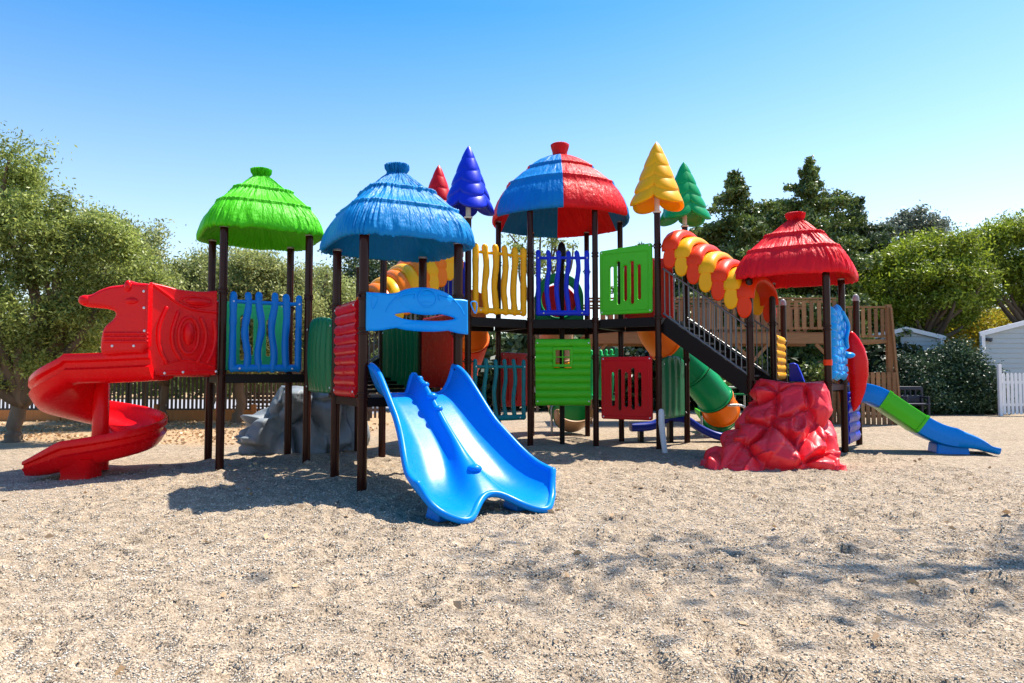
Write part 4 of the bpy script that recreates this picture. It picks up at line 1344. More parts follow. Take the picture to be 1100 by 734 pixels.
conifer('short conifer between the dome roof and the yellow tree topper', (at(690, 35), 35), hz(258, 35), 3.0, L_CONIF, 25, n=20, power=.55)
conifer('bushy dark conifer filling the gap behind the red thatched roof', (at(840, 35), 35), hz(212, 35), 4.2, L_CONIF, 26, n=26, power=.45)

d = 46.0
tree('eucalyptus_tree', 'distant grey green eucalyptus rising above the umbrella pines', 'tree', (at(985, d), d), 9.5,
     [blob(985, 238, d, 1.2, .8), blob(968, 245, d, 1.1, .7), blob(1003, 250, d, 1.0, .7), blob(955, 252, d, .8, .6), blob(990, 260, d, 1.2, .7), blob(1010, 240, d, .6)],
     85, 120, .32, .10, L_EUC, BARKO, .2, elong=2.2, seed=31)


def umbrella(label, base, blobs, seed, nclump, trunk_h, lean, group='umbrella pines on the right'):
    rng = np.random.default_rng(seed); rnd = random.Random(seed)
    t = thing('umbrella_pine', label, 'tree', (base[0], base[1], 0), 0, group)
    P, ctr = clump_points(blobs, nclump, 230, .30, rng, .78, -.25)
    P[:, 2] = P[:, 2] + .0
    mb = MB()
    f = (base[0] + lean, base[1], trunk_h)
    limbs(mb, (base[0], base[1], 0), f, [tuple(ctr[i] - np.array([0, 0, .4])) for i in rng.choice(len(ctr), 16, replace=False)], .24, .04, rnd, .2)
    mb.build('trunk', BARK, t, smooth=180)
    leaf_object('crown', P, .062, L_PINE, t, 2.8, rng=rng)
    return t
d = 31.0
umbrella('wide umbrella pine with a rounded crown above the grey mobile home', (at(1000, d), d), [blob(948, 312, d, 1.0, .55), blob(962, 288, d, 1.0, .5), blob(990, 272, d, 1.2, .5), blob(1020, 264, d, 1.1, .5), blob(1040, 283, d, 1.0, .5), blob(985, 300, d, 1.3, .6, dd=-.7), blob(1022, 302, d, 1.2, .6, dd=-.7), blob(1000, 325, d, 1.2, .55, dd=-1), blob(1042, 318, d, 1.0, .5), blob(955, 335, d, 1.0, .5, dd=-.5), blob(970, 310, d, 1.0, .5, dd=.8), blob(980, 342, d, 1.3, .6, dd=.8), blob(1025, 338, d, 1.2, .6, dd=.8), blob(940, 350, d, 1.0, .7, dd=1)], 41, 290, 2.3, -.4)
d = 32.0
umbrella('bright umbrella pine cut off by the right edge of the photo', (at(1112, d), d), [blob(1060, 272, d, 1.1, .5), blob(1080, 254, d, 1.2, .5), blob(1108, 248, d, 1.3, .5), blob(1140, 252, d, 1.5, .6), blob(1072, 292, d, 1.2, .55, dd=-.8), blob(1108, 284, d, 1.4, .6, dd=-.8), blob(1150, 288, d, 1.6, .7), blob(1098, 308, d, 1.1, .5, dd=-1), blob(1046, 300, d, .9, .6), blob(1060, 318, d, 1.0, .6, dd=1), blob(1120, 318, d, 1.3, .6)], 42, 300, 3.0, .2)
d = 36.0
umbrella('dark umbrella pine in the second row, half hidden by the tallest conifer', (at(955, d), d), [blob(930, 300, d, 1.7, 1.1), blob(955, 285, d, 1.8, 1.0), blob(975, 310, d, 1.8, 1.2), blob(935, 335, d, 1.7, 1.2)], 43, 100, 3.0, .1)

# ---- hedges and shrubs
def shrub(label, base, blobs, seed, nclump, per, leaf, mat, name='shrub', cat='shrub', group=None, sigma=.2, elong=2.2):
    rng = np.random.default_rng(seed); rnd = random.Random(seed)
    t = thing(name, label, cat, (base[0], base[1], 0), 0, group)
    P, ctr = clump_points(blobs, nclump, per, sigma, rng, .55)
    P = P[P[:, 2] > .02]
    mb = MB()
    limbs(mb, (base[0], base[1], 0), (base[0], base[1], .35), [tuple(ctr[i]) for i in rng.choice(len(ctr), 8, replace=False)], .06, .012, rnd, .2)
    mb.build('stem', BARK, t, smooth=180)
    leaf_object('foliage', P, leaf, mat, t, elong, rng=rng)
    return t
d = 26.0
shrub('dark green cypress hedge bush beside the white picket fence', (at(1035, d), d), [blob(1035, 412, d, 1.0, 1.1), blob(1030, 390, d, .6, .7), blob(1052, 418, d, .7, .9), blob(1015, 412, d, .8, 1.0), blob(1042, 430, d, 1.1, .6), blob(1008, 428, d, .9, .7), blob(1060, 432, d, .45, .5), blob(1026, 376, d, .3, .5), blob(1048, 394, d, .3, .6), blob(1012, 390, d, .3, .6)], 51, 420, 130, .048, L_CYP, 'cypress_bush', 'bush', 'cypress bushes by the mobile homes')
shrub('dark green cypress hedge bush beside the wooden stairs', (at(985, d), d + .5), [blob(985, 418, d, 1.0, .9), blob(972, 424, d, .9, .8), blob(995, 405, d, .7, .8), blob(975, 400, d, .4, .6), blob(990, 432, d, 1.2, .6), blob(1002, 392, d, .3, .5), blob(965, 408, d, .4, .7)], 52, 300, 130, .048, L_CYP, 'cypress_bush', 'bush', 'cypress bushes by the mobile homes')
d = 37.0
shrub('yellow autumn shrub below the umbrella pines', (at(1025, d), d), [blob(1020, 345, d, 1.5, 1.0), blob(1045, 350, d, 1.6, .9), blob(1010, 370, d, 1.6, .8), blob(1075, 350, d, 1.6, .9), blob(1095, 342, d, 1.4, .8), blob(1060, 368, d, 1.9, .8), blob(1110, 360, d, 1.8, .9), blob(1026, 325, d, .7, .6)], 53, 300, 110, .085, L_YEL, 'autumn_shrub', 'shrub', None, .3)

# ---- a continuous dark belt of undergrowth and wood closing the view; nobody could count it
def belt(name, xs, y, zt, mat, n, leaf, seed, kind='stuff', label=None, thick=1.2):
    rng = np.random.default_rng(seed)
    x = rng.uniform(xs[0], xs[1], n)
    hgt = np.array([zt * (.72 + .28 * noise.noise(V((q * .35, seed, 0))) + .12 * noise.noise(V((q * 1.3, seed, 4)))) for q in x])
    z = hgt * rng.random(n) ** .62
    ph = np.array([noise.noise(V((a_ * .8, b__ * .8, seed + 2))) for a_, b__ in zip(x, z)])
    yy = y + rng.normal(size=n) * thick * .5 + ph * thick
    P = np.stack([x, yy, z], 1) + rng.normal(size=(n, 3)) * .12
    o = leaf_object(name, P, leaf, mat, None, 2.0, rng=rng)
    return tag(o, label, None, None, kind)
belt('undergrowth', (-4.5, 17.5), 29, 3.1, L_DARK, 36000, .17, 61)
belt('undergrowth', (-34, -3.0), 43, 4.4, L_OLIVE2, 30000, .17, 62)
belt('far_wood', (-70, 75), 62, 7.5, L_CONIF2, 60000, .42, 63, thick=3)
belt('far_wood', (8, 36), 46, 4.6, L_DARK, 30000, .26, 64, thick=2)

# ---- a tall pine standing right of the view, whose crown shades the foreground
tree('umbrella_pine', 'tall pine to the right of the playground, casting the dappled shade on the foreground gravel', 'tree', (12.8, 9.6), 10.5,
     [(7.6, 9.5, 13.2, 1.2, .45, .5), (9.4, 9.6, 13.6, 1.3, .5, .5), (11.2, 9.8, 13.7, 1.3, .6, .6), (13.4, 9.9, 13.8, 1.6, .9, .7), (9.8, 8.7, 13.3, .9, .3, .4), (11.9, 8.6, 13.4, 1.2, .45, .5), (6.3, 9.3, 12.9, .6, .3, .3)],
     44, 34, .60, .10, L_PINE, BARK, .28, elong=2.6, seed=71, ntips=8)

# ================================================================== fences, terrace, homes
def P3(px, d, z=0): return V((at(px, d), d, z))

f1 = thing('slat_fence', 'dark vertical slat fence behind the olive trees', 'fence', (-13, 22.5, 0))
b = MB(); x = -26.0
while x < -4.2:
    y = 22.2 + (x + 13) * -.02
    b.box((x, y, .95 + random.uniform(-.015, .015)), (.075, .025, 1.75)); x += .135
b.build('slats', FENCEW, f1)
b = MB()
for z in (.35, 1.55): b.box((-15.1, 22.25, z), (21.9, .05, .08), Matrix.Rotation(-.02, 3, 'Z'))
b.build('rail', FENCEW, f1)
for i in range(9):
    x = -25.6 + i * 2.62
    b = MB(); b.box((x, 22.30 + (x + 13) * -.02, .98), (.11, .11, 2.0)); b.build('fence_post', FENCEW, f1, bevel=.008)
for i, x in enumerate((-16.0, -12.9, -9.8, -6.6)):
    t = thing('timber_edging', ('orange timber edging board left of the gnarled olive trunk', 'orange timber edging board behind the foot of the red spiral slide', 'orange timber edging board behind the spiral slide column', 'orange timber edging board behind the legs of the green roofed tower')[i], 'edging board', (x, 21.9, 0), 0, 'timber edging along the dark fence')
    b = MB(); b.box((x, 21.9, .18), (3.0, .12, .36)); b.build('board', SLEEPER, t, bevel=.012)
    b = MB(); b.box((x + 1.54, 21.9, .26), (.14, .16, .56)); b.build('stake', SLEEPER, t, bevel=.012)

# bench under the olive
bn = thing('park_bench', 'dark park bench under the olive tree with the twisted trunk', 'bench', (at(278, 22.5), 22.5, 0))
X = at(278, 22.5)
b = MB()
for k in range(4): b.box((X, 22.3 + k * .11, .45), (1.5, .09, .035))
b.build('seat', FENCEW, bn)
b = MB()
for k in range(3): b.box((X, 22.72 + k * .03, .58 + k * .13), (1.5, .03, .10))
b.build('backrest', FENCEW, bn)
for sx in (-.6, .6):
    b = MB(); b.tube(spline([(X + sx, 22.25, 0), (X + sx, 22.3, .25), (X + sx, 22.28, .43), (X + sx, 22.6, .43), (X + sx, 22.78, .88)], 5), .02, 8)
    b.tube([(X + sx, 22.62, .43), (X + sx, 22.75, 0)], .02, 8); b.build('leg', DECK, bn)

# wooden terrace with balustrade and stairs
D0 = 20.5
tw = thing('wooden_terrace', 'raised wooden terrace with slatted balustrade behind the red roofed tower', 'terrace', (at(780, D0), D0, 0))
xa, xb = at(632, D0), at(897, D0); zf = hz(357, D0)
b = MB()
for k in range(14): b.box(((xa + xb) / 2, D0 + .12 + k * .145, zf - .02), (xb - xa, .135, .04))
b.build('floor_boards', TIMBER, tw)
b = MB(); b.box(((xa + xb) / 2, D0, zf - .19), (xb - xa + .05, .06, .30)); b.box(((xa + xb) / 2, D0 + 2.1, zf - .19), (xb - xa + .05, .06, .30))
b.build('beam', TIMBER, tw)
for x in (xa + .05, (xa * 2 + xb) / 3, (xa + xb * 2) / 3, xb - .05):
    b = MB(); b.box((x, D0 + .1, (zf - .1) / 2), (.13, .13, zf - .1)); b.build('terrace_post', TIMBER, tw)
    b = MB(); b.bar((x - .5, D0 + .04, zf - .35), (x - .03, D0 + .04, zf - .85), .05, .09); b.bar((x + .5, D0 + .04, zf - .35), (x + .03, D0 + .04, zf - .85), .05, .09); b.build('brace', TIMBER, tw)
for yy in (D0, D0 + 2.1):
    b = MB(); b.box(((xa + xb) / 2, yy, zf + 1.02), (xb - xa + .1, .12, .045)); b.box(((xa + xb) / 2, yy, zf + .12), (xb - xa, .05, .07)); b.box(((xa + xb) / 2, yy, zf + .93), (xb - xa, .05, .07))
    n = int((xb - xa) / .225)
    for k in range(n + 1):
        x = xa + (xb - xa) * k / n
        b.box((x, yy - .035, zf + .52), (.115, .025, .86))
    b.build('balustrade', TIMBER, tw)
# lower landing and its stairs
xc, xd = at(900, D0), at(955, D0); zl = zf - .22
b = MB(); b.box(((xc + xd) / 2, D0 + .6, zl - .05), (xd - xc, 1.3, .10)); b.build('landing', TIMBER, tw)
b = MB(); b.box(((xc + xd) / 2, D0 + .0, zl + .98), (xd - xc + .1, .12, .05)); b.box(((xc + xd) / 2, D0, zl + .1), (xd - xc, .05, .07))
n = 8
for k in range(n + 1): b.box((xc + (xd - xc) * k / n, D0 - .035, zl + .5), (.10, .025, .85))
b.build('balustrade', TIMBER, tw)
for k, x in enumerate((xc + .02, xd)):
    b = MB(); b.box((x, D0 - .02, (zl + 1.05) / 2), (.14, .14, zl + 1.05)); b.build('terrace_post', TIMBER, tw)
for k in range(7):
    b = MB(); b.box(((xc + xd) / 2 - .1, D0 + .1 - k * .0 + .25 * k - .2, .28 + k * .27), (xd - xc - .35, .26, .045)); b.build('tread', FENCEW, tw)
b = MB(); b.bar((xd + .02, D0 - .12, zl + .95), (xd + .14, D0 - .3, .0), .06, .09)
b.build('handrail', TIMBER, tw)
b = MB(); zt_ = hz(400, D0)
for k in range(10): b.box((xc + .1 + (xd - xc - .1) * k / 9, D0 - .25, zt_ / 2), (.115, .03, zt_))
for z in (.25, zt_ - .12, zt_ * .55): b.box(((xc + xd) / 2, D0 - .22, z), (xd - xc, .04, .08))
b.build('lattice', TIMBER, tw)

# mobile homes
def home(label, x0, x1, y, ridge_x, ze, zr, depth, skew=0.0):
    t = thing('mobile_home', label, 'mobile home', ((x0 + x1) / 2, y, 0), 0, 'grey mobile homes')
    b = MB()
    zt = lambda x: zr - (zr - ze) * abs(x - ridge_x) / max(abs(x1 - ridge_x), abs(x0 - ridge_x))
    poly = [(x0, .3), (x1, .3), (x1, zt(x1)), (ridge_x, zr), (x0, zt(x0))]
    b.loft([[(p[0], y, p[1]) for p in poly], [(p[0] + skew, y + depth, p[1]) for p in poly]])
    # overlapping weatherboards on the gable
    z = .35
    while z < zr - .08:
        xs = [x0, x1]
        if z > ze: 
            xs = [max(x0, ridge_x - (zr - z) / (zr - ze) * abs(ridge_x - x0)), min(x1, ridge_x + (zr - z) / (zr - ze) * abs(x1 - ridge_x))]
        if xs[1] - xs[0] > .2:
            k = len(b.v)
            b.v += [(xs[0], y - .035, z), (xs[1], y - .035, z), (xs[1], y - .006, z + .19), (xs[0], y - .006, z + .19), (xs[0], y - .003, z - .004), (xs[1], y - .003, z - .004)]
            b.f += [[k, k + 1, k + 2, k + 3], [k + 4, k + 5, k + 1, k]]; b.m += [0, 0]
        z += .20
    b.build('wall', SIDING, t, smooth=0)
    b = MB()
    for xe in (x0, x1):
        b.bar((ridge_x, y - .12, zr + .06), (xe + (.15 if xe > ridge_x else -.15), y - .12, zt(xe) + .02), .05, .17)
    b.build('gable_trim', WHITEP, t)
    b = MB()
    for xe in (x0, x1):
        e = xe + (.15 if xe > ridge_x else -.15)
        b.loft([[(ridge_x, y - .1, zr + .10), (e, y - .1, zt(xe) + .06), (e, y - .1, zt(xe) + .12), (ridge_x, y - .1, zr + .16)],
                [(ridge_x + skew, y + depth, zr + .10), (e + skew, y + depth, zt(xe) + .06), (e + skew, y + depth, zt(xe) + .12), (ridge_x + skew, y + depth, zr + .16)]])
    b.build('roof', ROOFG, t, smooth=0)
    for xe in (x0, x1):
        b = MB(); b.box((xe, y - .05, (.3 + zt(xe)) / 2), (.14, .14, zt(xe) - .3)); b.build('corner_trim', WHITEP, t)
    b = MB(); b.box(((x0 + x1) / 2, y + .1, .16), (x1 - x0 - .2, .08, .30)); b.build('skirting', DARKST, t)
    return t
d = 30.0
home('small grey mobile home with white trim behind the cypress bushes', at(930, d), at(1011, d), d, at(973, d), hz(365, d), hz(355, d), 7)
d = 27.5
h2 = home('grey mobile home with white gable trim behind the white picket fence', at(1055, d), at(1160, d), d, at(1108, d), hz(360, d), hz(346.5, d), 7, 5.2)
b = MB(); b.box((at(1061, d), d - .12, hz(365, d)), (.20, .12, .13)); b.ball((at(1061, d), d - .20, hz(366, d)), .07, 10, 6)
b.build('wall_lamp', DARKST, h2)

pf = thing('picket_fence', 'white picket fence at the right edge in front of the grey mobile home', 'fence', (at(1090, 24.5), 24.5, 0))
b = MB(); x = at(1076, 24.5); d = 24.5
while x < 21.5:
    zt = 1.55
    b.pillow([(x, .06), (x + .10, .06), (x + .10, zt - .05), (x + .05, zt), (x, zt - .05)], .022, .004, steps=1, y0=d); x += .145
b.build('pickets', WHITEP, pf)
b = MB()
for z in (.4, 1.2): b.box(((at(1074, d) + 21.5) / 2, d + .035, z), (21.5 - at(1074, d), .04, .09))
b.build('rail', WHITEP, pf)
for x, z in ((at(1073.5, d), 1.85), (at(1128, d), 1.6)):
    b = MB(); b.box((x, d + .03, z / 2), (.11, .11, z)); b.build('fence_post', WHITEP, pf, bevel=.008)

# dark garden chair by the hedge
ch = thing('garden_chair', 'navy plastic garden seat in front of the cypress bushes', 'chair', (at(981, 24.3), 24.3, 0))
X, Y = at(981, 24.3), 24.3
b = MB(); b.box((X, Y, .44), (.86, .5, .06)); b.build('seat', NAVY, ch, bevel=.015)
b = MB(); b.pillow([(p[0] + X, p[1]) for p in rrect(-.45, .46, .45, 1.06, .08)], .05, .015, [[(p[0] + X, p[1]) for p in rrect(-.36 + .19 * k, .74, -.22 + .19 * k, .93, .03, 2)] for k in range(4)], y0=Y + .24)
b.build('backrest', NAVY, ch)
for sx in (-.38, .38):
    b = MB(); b.box((X + sx, Y - .0, .68), (.06, .5, .05)); b.build('armrest', NAVY, ch, bevel=.01)
    for sy in (-.2, .2):
        b = MB(); b.box((X + sx, Y + sy, .33), (.07, .07, .68)); b.build('leg', NAVY, ch, bevel=.01)

# picnic table glimpsed between the stairs and the red rock
pt = thing('picnic_table', 'grey picnic table with a green bench behind the green tube slide', 'table', (at(791, 23), 23, 0))
X, Y = at(791, 23), 23
b = MB(); b.box((X, Y, 1.06), (.75, .7, .05)); b.build('tabletop', STUBM, pt)
b = MB(); b.box((X, Y - .55, .84), (.75, .28, .05)); b.build('seat', TUBEG, pt)
for sx in (-.25, .25):
    b = MB(); b.tube([(X + sx, Y, 1.05), (X + sx, Y, 0)], .035, 8); b.tube([(X + sx, Y - .55, .84), (X + sx, Y - .55, 0)], .03, 8); b.build('leg', STEEL, pt)
# ================================================================== ground
def gravel_mat():
    m, nt, b = newmat('gravel ground')
    tc = N(nt, 'ShaderNodeTexCoord'); co = tc.outputs['Object']
    vor = N(nt, 'ShaderNodeTexVoronoi', Scale=78.0); nt.links.new(co, vor.inputs['Vector'])
    vor2 = N(nt, 'ShaderNodeTexVoronoi', Scale=170.0); nt.links.new(co, vor2.inputs['Vector'])
    sp = N(nt, 'ShaderNodeSeparateColor'); nt.links.new(vor.outputs['Color'], sp.inputs[0])
    rp = N(nt, 'ShaderNodeValToRGB'); nt.links.new(sp.outputs[0], rp.inputs[0])
    cr = rp.color_ramp; cr.interpolation = 'CONSTANT'
    cols = [(0, (0.220, 0.165, 0.115)), (.08, (0.462, 0.346, 0.236)), (.28, (0.572, 0.446, 0.314)), (.46, (0.429, 0.330, 0.231)), (.60, (0.638, 0.511, 0.371)), (.76, (0.506, 0.399, 0.282)), (.92, (0.308, 0.245, 0.178)), (.96, (0.726, 0.596, 0.451))]
    cr.elements[0].position = 0; cr.elements[0].color = (*cols[0][1], 1)
    cr.elements[1].position = cols[1][0]; cr.elements[1].color = (*cols[1][1], 1)
    for p, c in cols[2:]:
        e = cr.elements.new(p); e.color = (*c, 1)
    n1 = N(nt, 'ShaderNodeTexNoise', Scale=1.1, Detail=5.0, Roughness=.62); nt.links.new(co, n1.inputs['Vector'])
    n2 = N(nt, 'ShaderNodeTexNoise', Scale=7.0, Detail=4.0, Roughness=.6); nt.links.new(co, n2.inputs['Vector'])
    mr = N(nt, 'ShaderNodeMapRange'); nt.links.new(n2.outputs['Fac'], mr.inputs[0]); mr.inputs[1].default_value = .32; mr.inputs[2].default_value = .62; mr.inputs[3].default_value = .66; mr.inputs[4].default_value = 1.02  # mottled gravel tone; its dark blotches paint in the shade of dimples
    mr2 = N(nt, 'ShaderNodeMapRange'); nt.links.new(n1.outputs['Fac'], mr2.inputs[0]); mr2.inputs[1].default_value = .3; mr2.inputs[2].default_value = .7; mr2.inputs[3].default_value = .80; mr2.inputs[4].default_value = .98
    mm = N(nt, 'ShaderNodeMath', operation='MULTIPLY'); nt.links.new(mr.outputs[0], mm.inputs[0]); nt.links.new(mr2.outputs[0], mm.inputs[1])
    sc = N(nt, 'ShaderNodeVectorMath', operation='SCALE'); nt.links.new(rp.outputs[0], sc.inputs[0]); nt.links.new(mm.outputs[0], sc.inputs['Scale'])
    # bare earth with leaf litter beyond the gravel on the left
    se = N(nt, 'ShaderNodeSeparateXYZ'); nt.links.new(co, se.inputs[0])
    n3 = N(nt, 'ShaderNodeTexNoise', Scale=.8, Detail=6.0, Roughness=.65); nt.links.new(co, n3.inputs['Vector'])
    n4 = N(nt, 'ShaderNodeTexNoise', Scale=18.0, Detail=6.0, Roughness=.75); nt.links.new(co, n4.inputs['Vector'])
    rpe = N(nt, 'ShaderNodeValToRGB'); nt.links.new(n4.outputs['Fac'], rpe.inputs[0])
    rpe.color_ramp.elements[0].position = .3; rpe.color_ramp.elements[0].color = (.34, .21, .11, 1)
    rpe.color_ramp.elements[1].position = .68; rpe.color_ramp.elements[1].color = (.68, .48, .29, 1)
    def lin(a, bq, c_):                       # a*x + b*y + c
        m1 = N(nt, 'ShaderNodeMath', operation='MULTIPLY_ADD'); nt.links.new(se.outputs['X'], m1.inputs[0]); m1.inputs[1].default_value = a; m1.inputs[2].default_value = c_
        m2 = N(nt, 'ShaderNodeMath', operation='MULTIPLY_ADD'); nt.links.new(se.outputs['Y'], m2.inputs[0]); m2.inputs[1].default_value = bq; nt.links.new(m1.outputs[0], m2.inputs[2])
        return m2.outputs[0]
    e1 = lin(0, 1, -14.6); e2 = lin(-1, 0, -3.4)
    mn = N(nt, 'ShaderNodeMath', operation='MINIMUM'); nt.links.new(e1, mn.inputs[0]); nt.links.new(e2, mn.inputs[1])
    ad = N(nt, 'ShaderNodeMath', operation='MULTIPLY_ADD'); nt.links.new(n3.outputs['Fac'], ad.inputs[0]); ad.inputs[1].default_value = 3.0; nt.links.new(mn.outputs[0], ad.inputs[2])
    mk = N(nt, 'ShaderNodeMapRange'); nt.links.new(ad.outputs[0], mk.inputs[0]); mk.inputs[1].default_value = 1.0; mk.inputs[2].default_value = 2.2
    c = mixcol(nt, mk.outputs[0], sc.outputs[0], rpe.outputs[0])
    nt.links.new(c, b.inputs['Base Color'])
    b.inputs['Roughness'].default_value = .92; b.inputs['Specular IOR Level'].default_value = .2
    inv = N(nt, 'ShaderNodeMath', operation='MULTIPLY_ADD'); nt.links.new(vor.outputs['Distance'], inv.inputs[0]); inv.inputs[1].default_value = -1.0; inv.inputs[2].default_value = 1.0
    ad2 = N(nt, 'ShaderNodeMath', operation='MULTIPLY_ADD'); nt.links.new(vor2.outputs['Distance'], ad2.inputs[0]); ad2.inputs[1].default_value = -.5; nt.links.new(inv.outputs[0], ad2.inputs[2])
    bp = N(nt, 'ShaderNodeBump', Strength=.9, Distance=.012); nt.links.new(ad2.outputs[0], bp.inputs['Height'])
    bp2 = N(nt, 'ShaderNodeBump', Strength=.7, Distance=.10); nt.links.new(n2.outputs['Fac'], bp2.inputs['Height']); nt.links.new(bp.outputs[0], bp2.inputs['Normal'])
    nt.links.new(bp2.outputs[0], b.inputs['Normal'])
    return m
GRAVEL = gravel_mat()

def axis(lo, hi, step, a, b_):
    l = list(np.arange(a, b_, step)); s = step
    out = []; x = a
    while x > lo: s *= 1.16; x -= s; out.append(x)
    out.reverse(); res = out + l; x = l[-1]; s = step
    while x < hi: s *= 1.16; x += s; res.append(x)
    return np.array(res)
gx = axis(-900, 900, .045, -5.6, 7.2); gy = axis(-20, 1500, .045, 2.2, 13.2)
GX, GY = np.meshgrid(gx, gy, indexing='ij')
GZ = np.zeros_like(GX)
rg = np.random.default_rng(99)
near = (GX > -9) & (GX < 11) & (GY > 1.5) & (GY < 18)
def wav(x, y, k, seed):
    r_ = np.random.default_rng(seed); o = np.zeros_like(x)
    for _ in range(14):
        a = r_.uniform(0, 2 * PI); f = k * r_.uniform(.6, 1.5); o += np.sin((x * math.cos(a) + y * math.sin(a)) * f + r_.uniform(0, 7))
    return o / 14
GZ += .022 * wav(GX, GY, 2.1, 1) * near + .014 * wav(GX, GY, 6.5, 2) * near
# footprints and scuffs
def dimple(x, y, rx, ry, a, h):
    i0, i1 = np.searchsorted(gx, [x - .4, x + .4]); j0, j1 = np.searchsorted(gy, [y - .4, y + .4])
    X_, Y_ = GX[i0:i1, j0:j1] - x, GY[i0:i1, j0:j1] - y
    u = (X_ * math.cos(a) + Y_ * math.sin(a)) / rx; v = (-X_ * math.sin(a) + Y_ * math.cos(a)) / ry
    e = u * u + v * v
    GZ[i0:i1, j0:j1] += -h * np.exp(-e) + h * .55 * np.exp(-((np.sqrt(e) - 1.55) / .5) ** 2)
for _ in range(2300):
    dimple(rg.uniform(-5.4, 7), rg.uniform(2.4, 13), rg.uniform(.045, .085), rg.uniform(.055, .15), rg.uniform(0, PI), rg.uniform(.012, .042))
for p in (B0, B1, B2, B3, G0, G1, G2, G3, C1, C2, H0, H1, T1, T3, T4, R0, R1, R2, R3, S1):      # gravel heaped at the feet of the posts
    GZ += .035 * np.exp(-((GX - p[0] - .03) ** 2 + (GY - p[1]) ** 2) / .16 ** 2)
for x, y, r_, h in ((-.72, 7.15, .42, .05), (.25, 7.7, .40, .045), (9.3, 12.8, .5, .05), (-7.1, 9.9, .5, .05), (-.9, 6.6, .5, -.03), (.25, 7.1, .45, -.03)):   # hollows scuffed out below the slides
    GZ -= h * np.exp(-((GX - x) ** 2 + (GY - y) ** 2) / r_ ** 2)
nI, nJ = GX.shape
Vg = np.stack([GX, GY, GZ], -1).reshape(-1, 3)
I = np.arange(nI * nJ).reshape(nI, nJ)
F = np.stack([I[:-1, :-1], I[1:, :-1], I[1:, 1:], I[:-1, 1:]], -1).reshape(-1, 4)
me = bpy.data.meshes.new('ground')
me.vertices.add(len(Vg)); me.vertices.foreach_set('co', Vg.astype(np.float32).reshape(-1))
me.loops.add(F.size); me.loops.foreach_set('vertex_index', F.astype(np.int32).reshape(-1))
me.polygons.add(len(F)); me.polygons.foreach_set('loop_start', np.arange(0, F.size, 4, dtype=np.int32)); me.polygons.foreach_set('loop_total', np.full(len(F), 4, np.int32))
me.update(calc_edges=True); me.validate(); me.shade_smooth(); me.materials.append(GRAVEL)
go = bpy.data.objects.new('ground', me); attach(go, None); tag(go, kind='structure')

def gheight(x, y):
    i = np.clip(np.searchsorted(gx, x), 1, nI - 1); j = np.clip(np.searchsorted(gy, y), 1, nJ - 1)
    return GZ[i, j]

# loose pebbles on top of the near ground
def stone_mat():
    m, nt, b = newmat('pebbles')
    geo = N(nt, 'ShaderNodeNewGeometry'); rp = N(nt, 'ShaderNodeValToRGB'); nt.links.new(geo.outputs['Random Per Island'], rp.inputs[0])
    cr = rp.color_ramp
    cr.elements[0].color = (.27, .23, .18, 1); cr.elements[1].color = (.78, .70, .58, 1)
    for p, c in ((.25, (.46, .39, .30)), (.5, (.58, .51, .41)), (.75, (.50, .45, .38))):
        e = cr.elements.new(p); e.color = (*c, 1)
    nt.links.new(rp.outputs[0], b.inputs['Base Color']); b.inputs['Roughness'].default_value = .85
    return m
def pebbles(n, seed):
    r_ = np.random.default_rng(seed)
    y = 2.6 + (11 - 2.6) * r_.random(n) ** 1.7
    x = (r_.random(n) - .5) * 2 * (y * .80 + .2)
    z = gheight(x, y)
    base = np.array([(1, 0, 0), (0, 1, 0), (-1, 0, 0), (0, -1, 0), (0, 0, .75), (0, 0, -.6)], float)
    tri = np.array([(0, 1, 4), (1, 2, 4), (2, 3, 4), (3, 0, 4), (1, 0, 5), (2, 1, 5), (3, 2, 5), (0, 3, 5)])
    s = r_.uniform(.0035, .0085, n) * (1 + .4 * (y > 5))
    th = r_.uniform(0, 2 * PI, n)
    P = base[None] * r_.uniform(.65, 1.35, (n, 6, 1)) + r_.normal(size=(n, 6, 3)) * .12
    c_, s_ = np.cos(th)[:, None], np.sin(th)[:, None]
    X_ = P[..., 0] * c_ - P[..., 1] * s_; Y_ = P[..., 0] * s_ + P[..., 1] * c_
    P = np.stack([X_, Y_, P[..., 2]], -1) * s[:, None, None] + np.stack([x, y, z + s * .25], -1)[:, None]
    T = (tri[None] + (np.arange(n) * 6)[:, None, None]).reshape(-1)
    me = bpy.data.meshes.new('gravel'); me.vertices.add(n * 6); me.vertices.foreach_set('co', P.astype(np.float32).reshape(-1))
    me.loops.add(len(T)); me.loops.foreach_set('vertex_index', T.astype(np.int32))
    k = len(T) // 3
    me.polygons.add(k); me.polygons.foreach_set('loop_start', np.arange(0, len(T), 3, dtype=np.int32)); me.polygons.foreach_set('loop_total', np.full(k, 3, np.int32))
    me.update(calc_edges=True); me.validate(); me.materials.append(stone_mat())
    o = bpy.data.objects.new('gravel', me); attach(o, None); tag(o, kind='stuff')
pebbles(70000, 5)

# fallen leaves on the bare earth at the left
r_ = np.random.default_rng(8); n = 5500
C = np.stack([r_.uniform(-16, -3.6, n), r_.uniform(14.5, 22, n), r_.uniform(.01, .04, n)], 1)
k = np.array([noise.noise(V((p[0] * .6, p[1] * .6, 3))) for p in C]) > -.1
C2_ = np.stack([r_.uniform(-6, 8, 260), r_.uniform(3, 14, 260), np.zeros(260)], 1); C2_[:, 2] = gheight(C2_[:, 0], C2_[:, 1]) + .012
o = leaf_object('leaf_litter', np.concatenate([C[k], C2_]), .05, L_LITTER, None, 1.5, flat=.85, rng=r_); tag(o, kind='stuff')

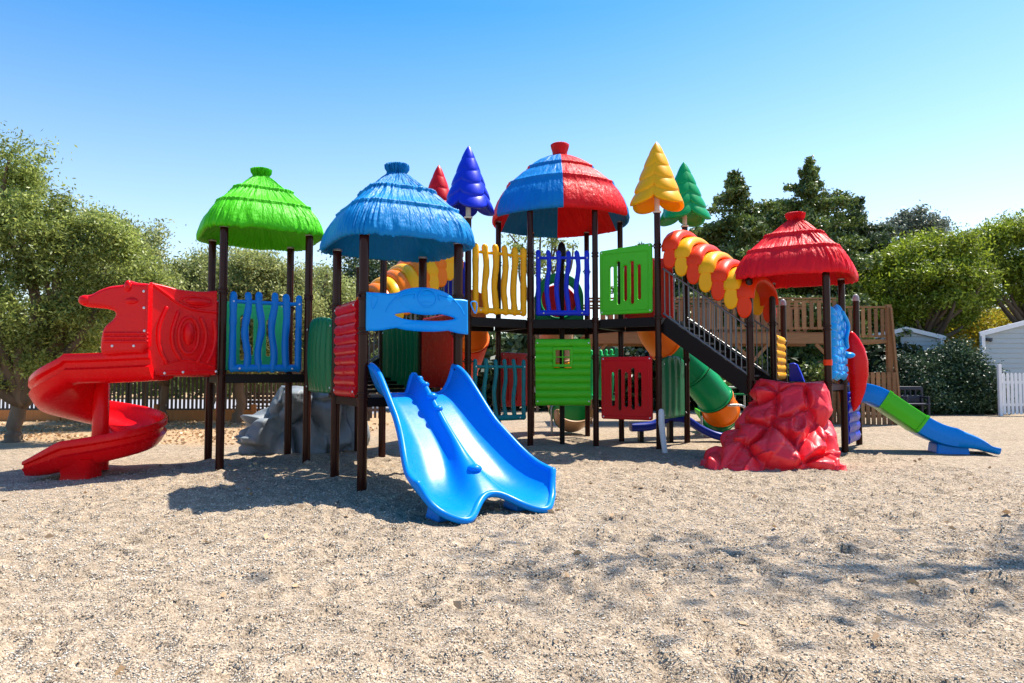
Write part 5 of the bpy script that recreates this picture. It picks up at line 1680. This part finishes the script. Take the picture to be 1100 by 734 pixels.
# pale road behind the dark fence
ROADM = painted('pale road', (.30, .30, .32), rough=.85, var=.12, scale=1.2)
b = MB(); b.add([(-60, 24.5, .012), (-5.2, 24.2, .012), (-5.2, 40, .012), (-60, 40, .012)], [(0, 1, 2, 3)])
o = b.build('road', ROADM); tag(o, kind='structure')

# ================================================================== light, sky, camera
AZ = math.atan2(.56, .83)                 # where the sun stands, from +X towards +Y
EL = R(61)
sdir = V((math.cos(AZ) * math.cos(EL), math.sin(AZ) * math.cos(EL), math.sin(EL)))
sun = bpy.data.lights.new('sun', 'SUN'); sun.energy = 5.0; sun.angle = R(.53); sun.color = (1, .93, .82)
so = bpy.data.objects.new('sun', sun); COL.objects.link(so)
so.rotation_euler = (-sdir).to_track_quat('-Z', 'Y').to_euler(); so.location = (20, 15, 40)

w = bpy.data.worlds.new('World'); SC.world = w; w.use_nodes = True
nt = w.node_tree; bg = nt.nodes['Background']
sky = nt.nodes.new('ShaderNodeTexSky'); sky.sky_type = 'NISHITA'; sky.sun_disc = False
sky.sun_elevation = EL; sky.sun_rotation = PI / 2 - AZ
sky.air_density = 1.0; sky.dust_density = .7; sky.ozone_density = 1.0; sky.altitude = 50
hs = N(nt, 'ShaderNodeHueSaturation', Hue=.497, Saturation=1.4, Value=.97)
tcw = N(nt, 'ShaderNodeTexCoord'); spw = N(nt, 'ShaderNodeSeparateXYZ'); nt.links.new(tcw.outputs['Generated'], spw.inputs[0])
mrw = N(nt, 'ShaderNodeMapRange'); nt.links.new(spw.outputs['Z'], mrw.inputs[0])
mrw.inputs[1].default_value = .02; mrw.inputs[2].default_value = .48; mrw.inputs[3].default_value = .70; mrw.inputs[4].default_value = 1.50
nt.links.new(mrw.outputs[0], hs.inputs['Saturation']); nt.links.new(sky.outputs[0], hs.inputs['Color']); nt.links.new(hs.outputs[0], bg.inputs['Color']); bg.inputs['Strength'].default_value = .138

cam = bpy.data.cameras.new('camera'); cam.lens = 36 * 733 / 1100; cam.sensor_width = 36; cam.clip_end = 3000; cam.clip_start = .05
co = bpy.data.objects.new('camera', cam); COL.objects.link(co)
co.location = (0, 0, 1.5); co.rotation_euler = (PI / 2 + math.atan(35 / 733), 0, 0)
SC.camera = co
SC.render.resolution_x = 1024; SC.render.resolution_y = 683
SC.view_settings.view_transform = 'Standard'; SC.view_settings.look = 'None'; SC.view_settings.exposure = .88; SC.view_settings.gamma = 1
SC.view_settings.use_curve_mapping = False
SC.cycles.max_bounces = 8; SC.cycles.transparent_max_bounces = 4; SC.cycles.caustics_reflective = False; SC.cycles.caustics_refractive = False
SC.cycles.use_denoising = True
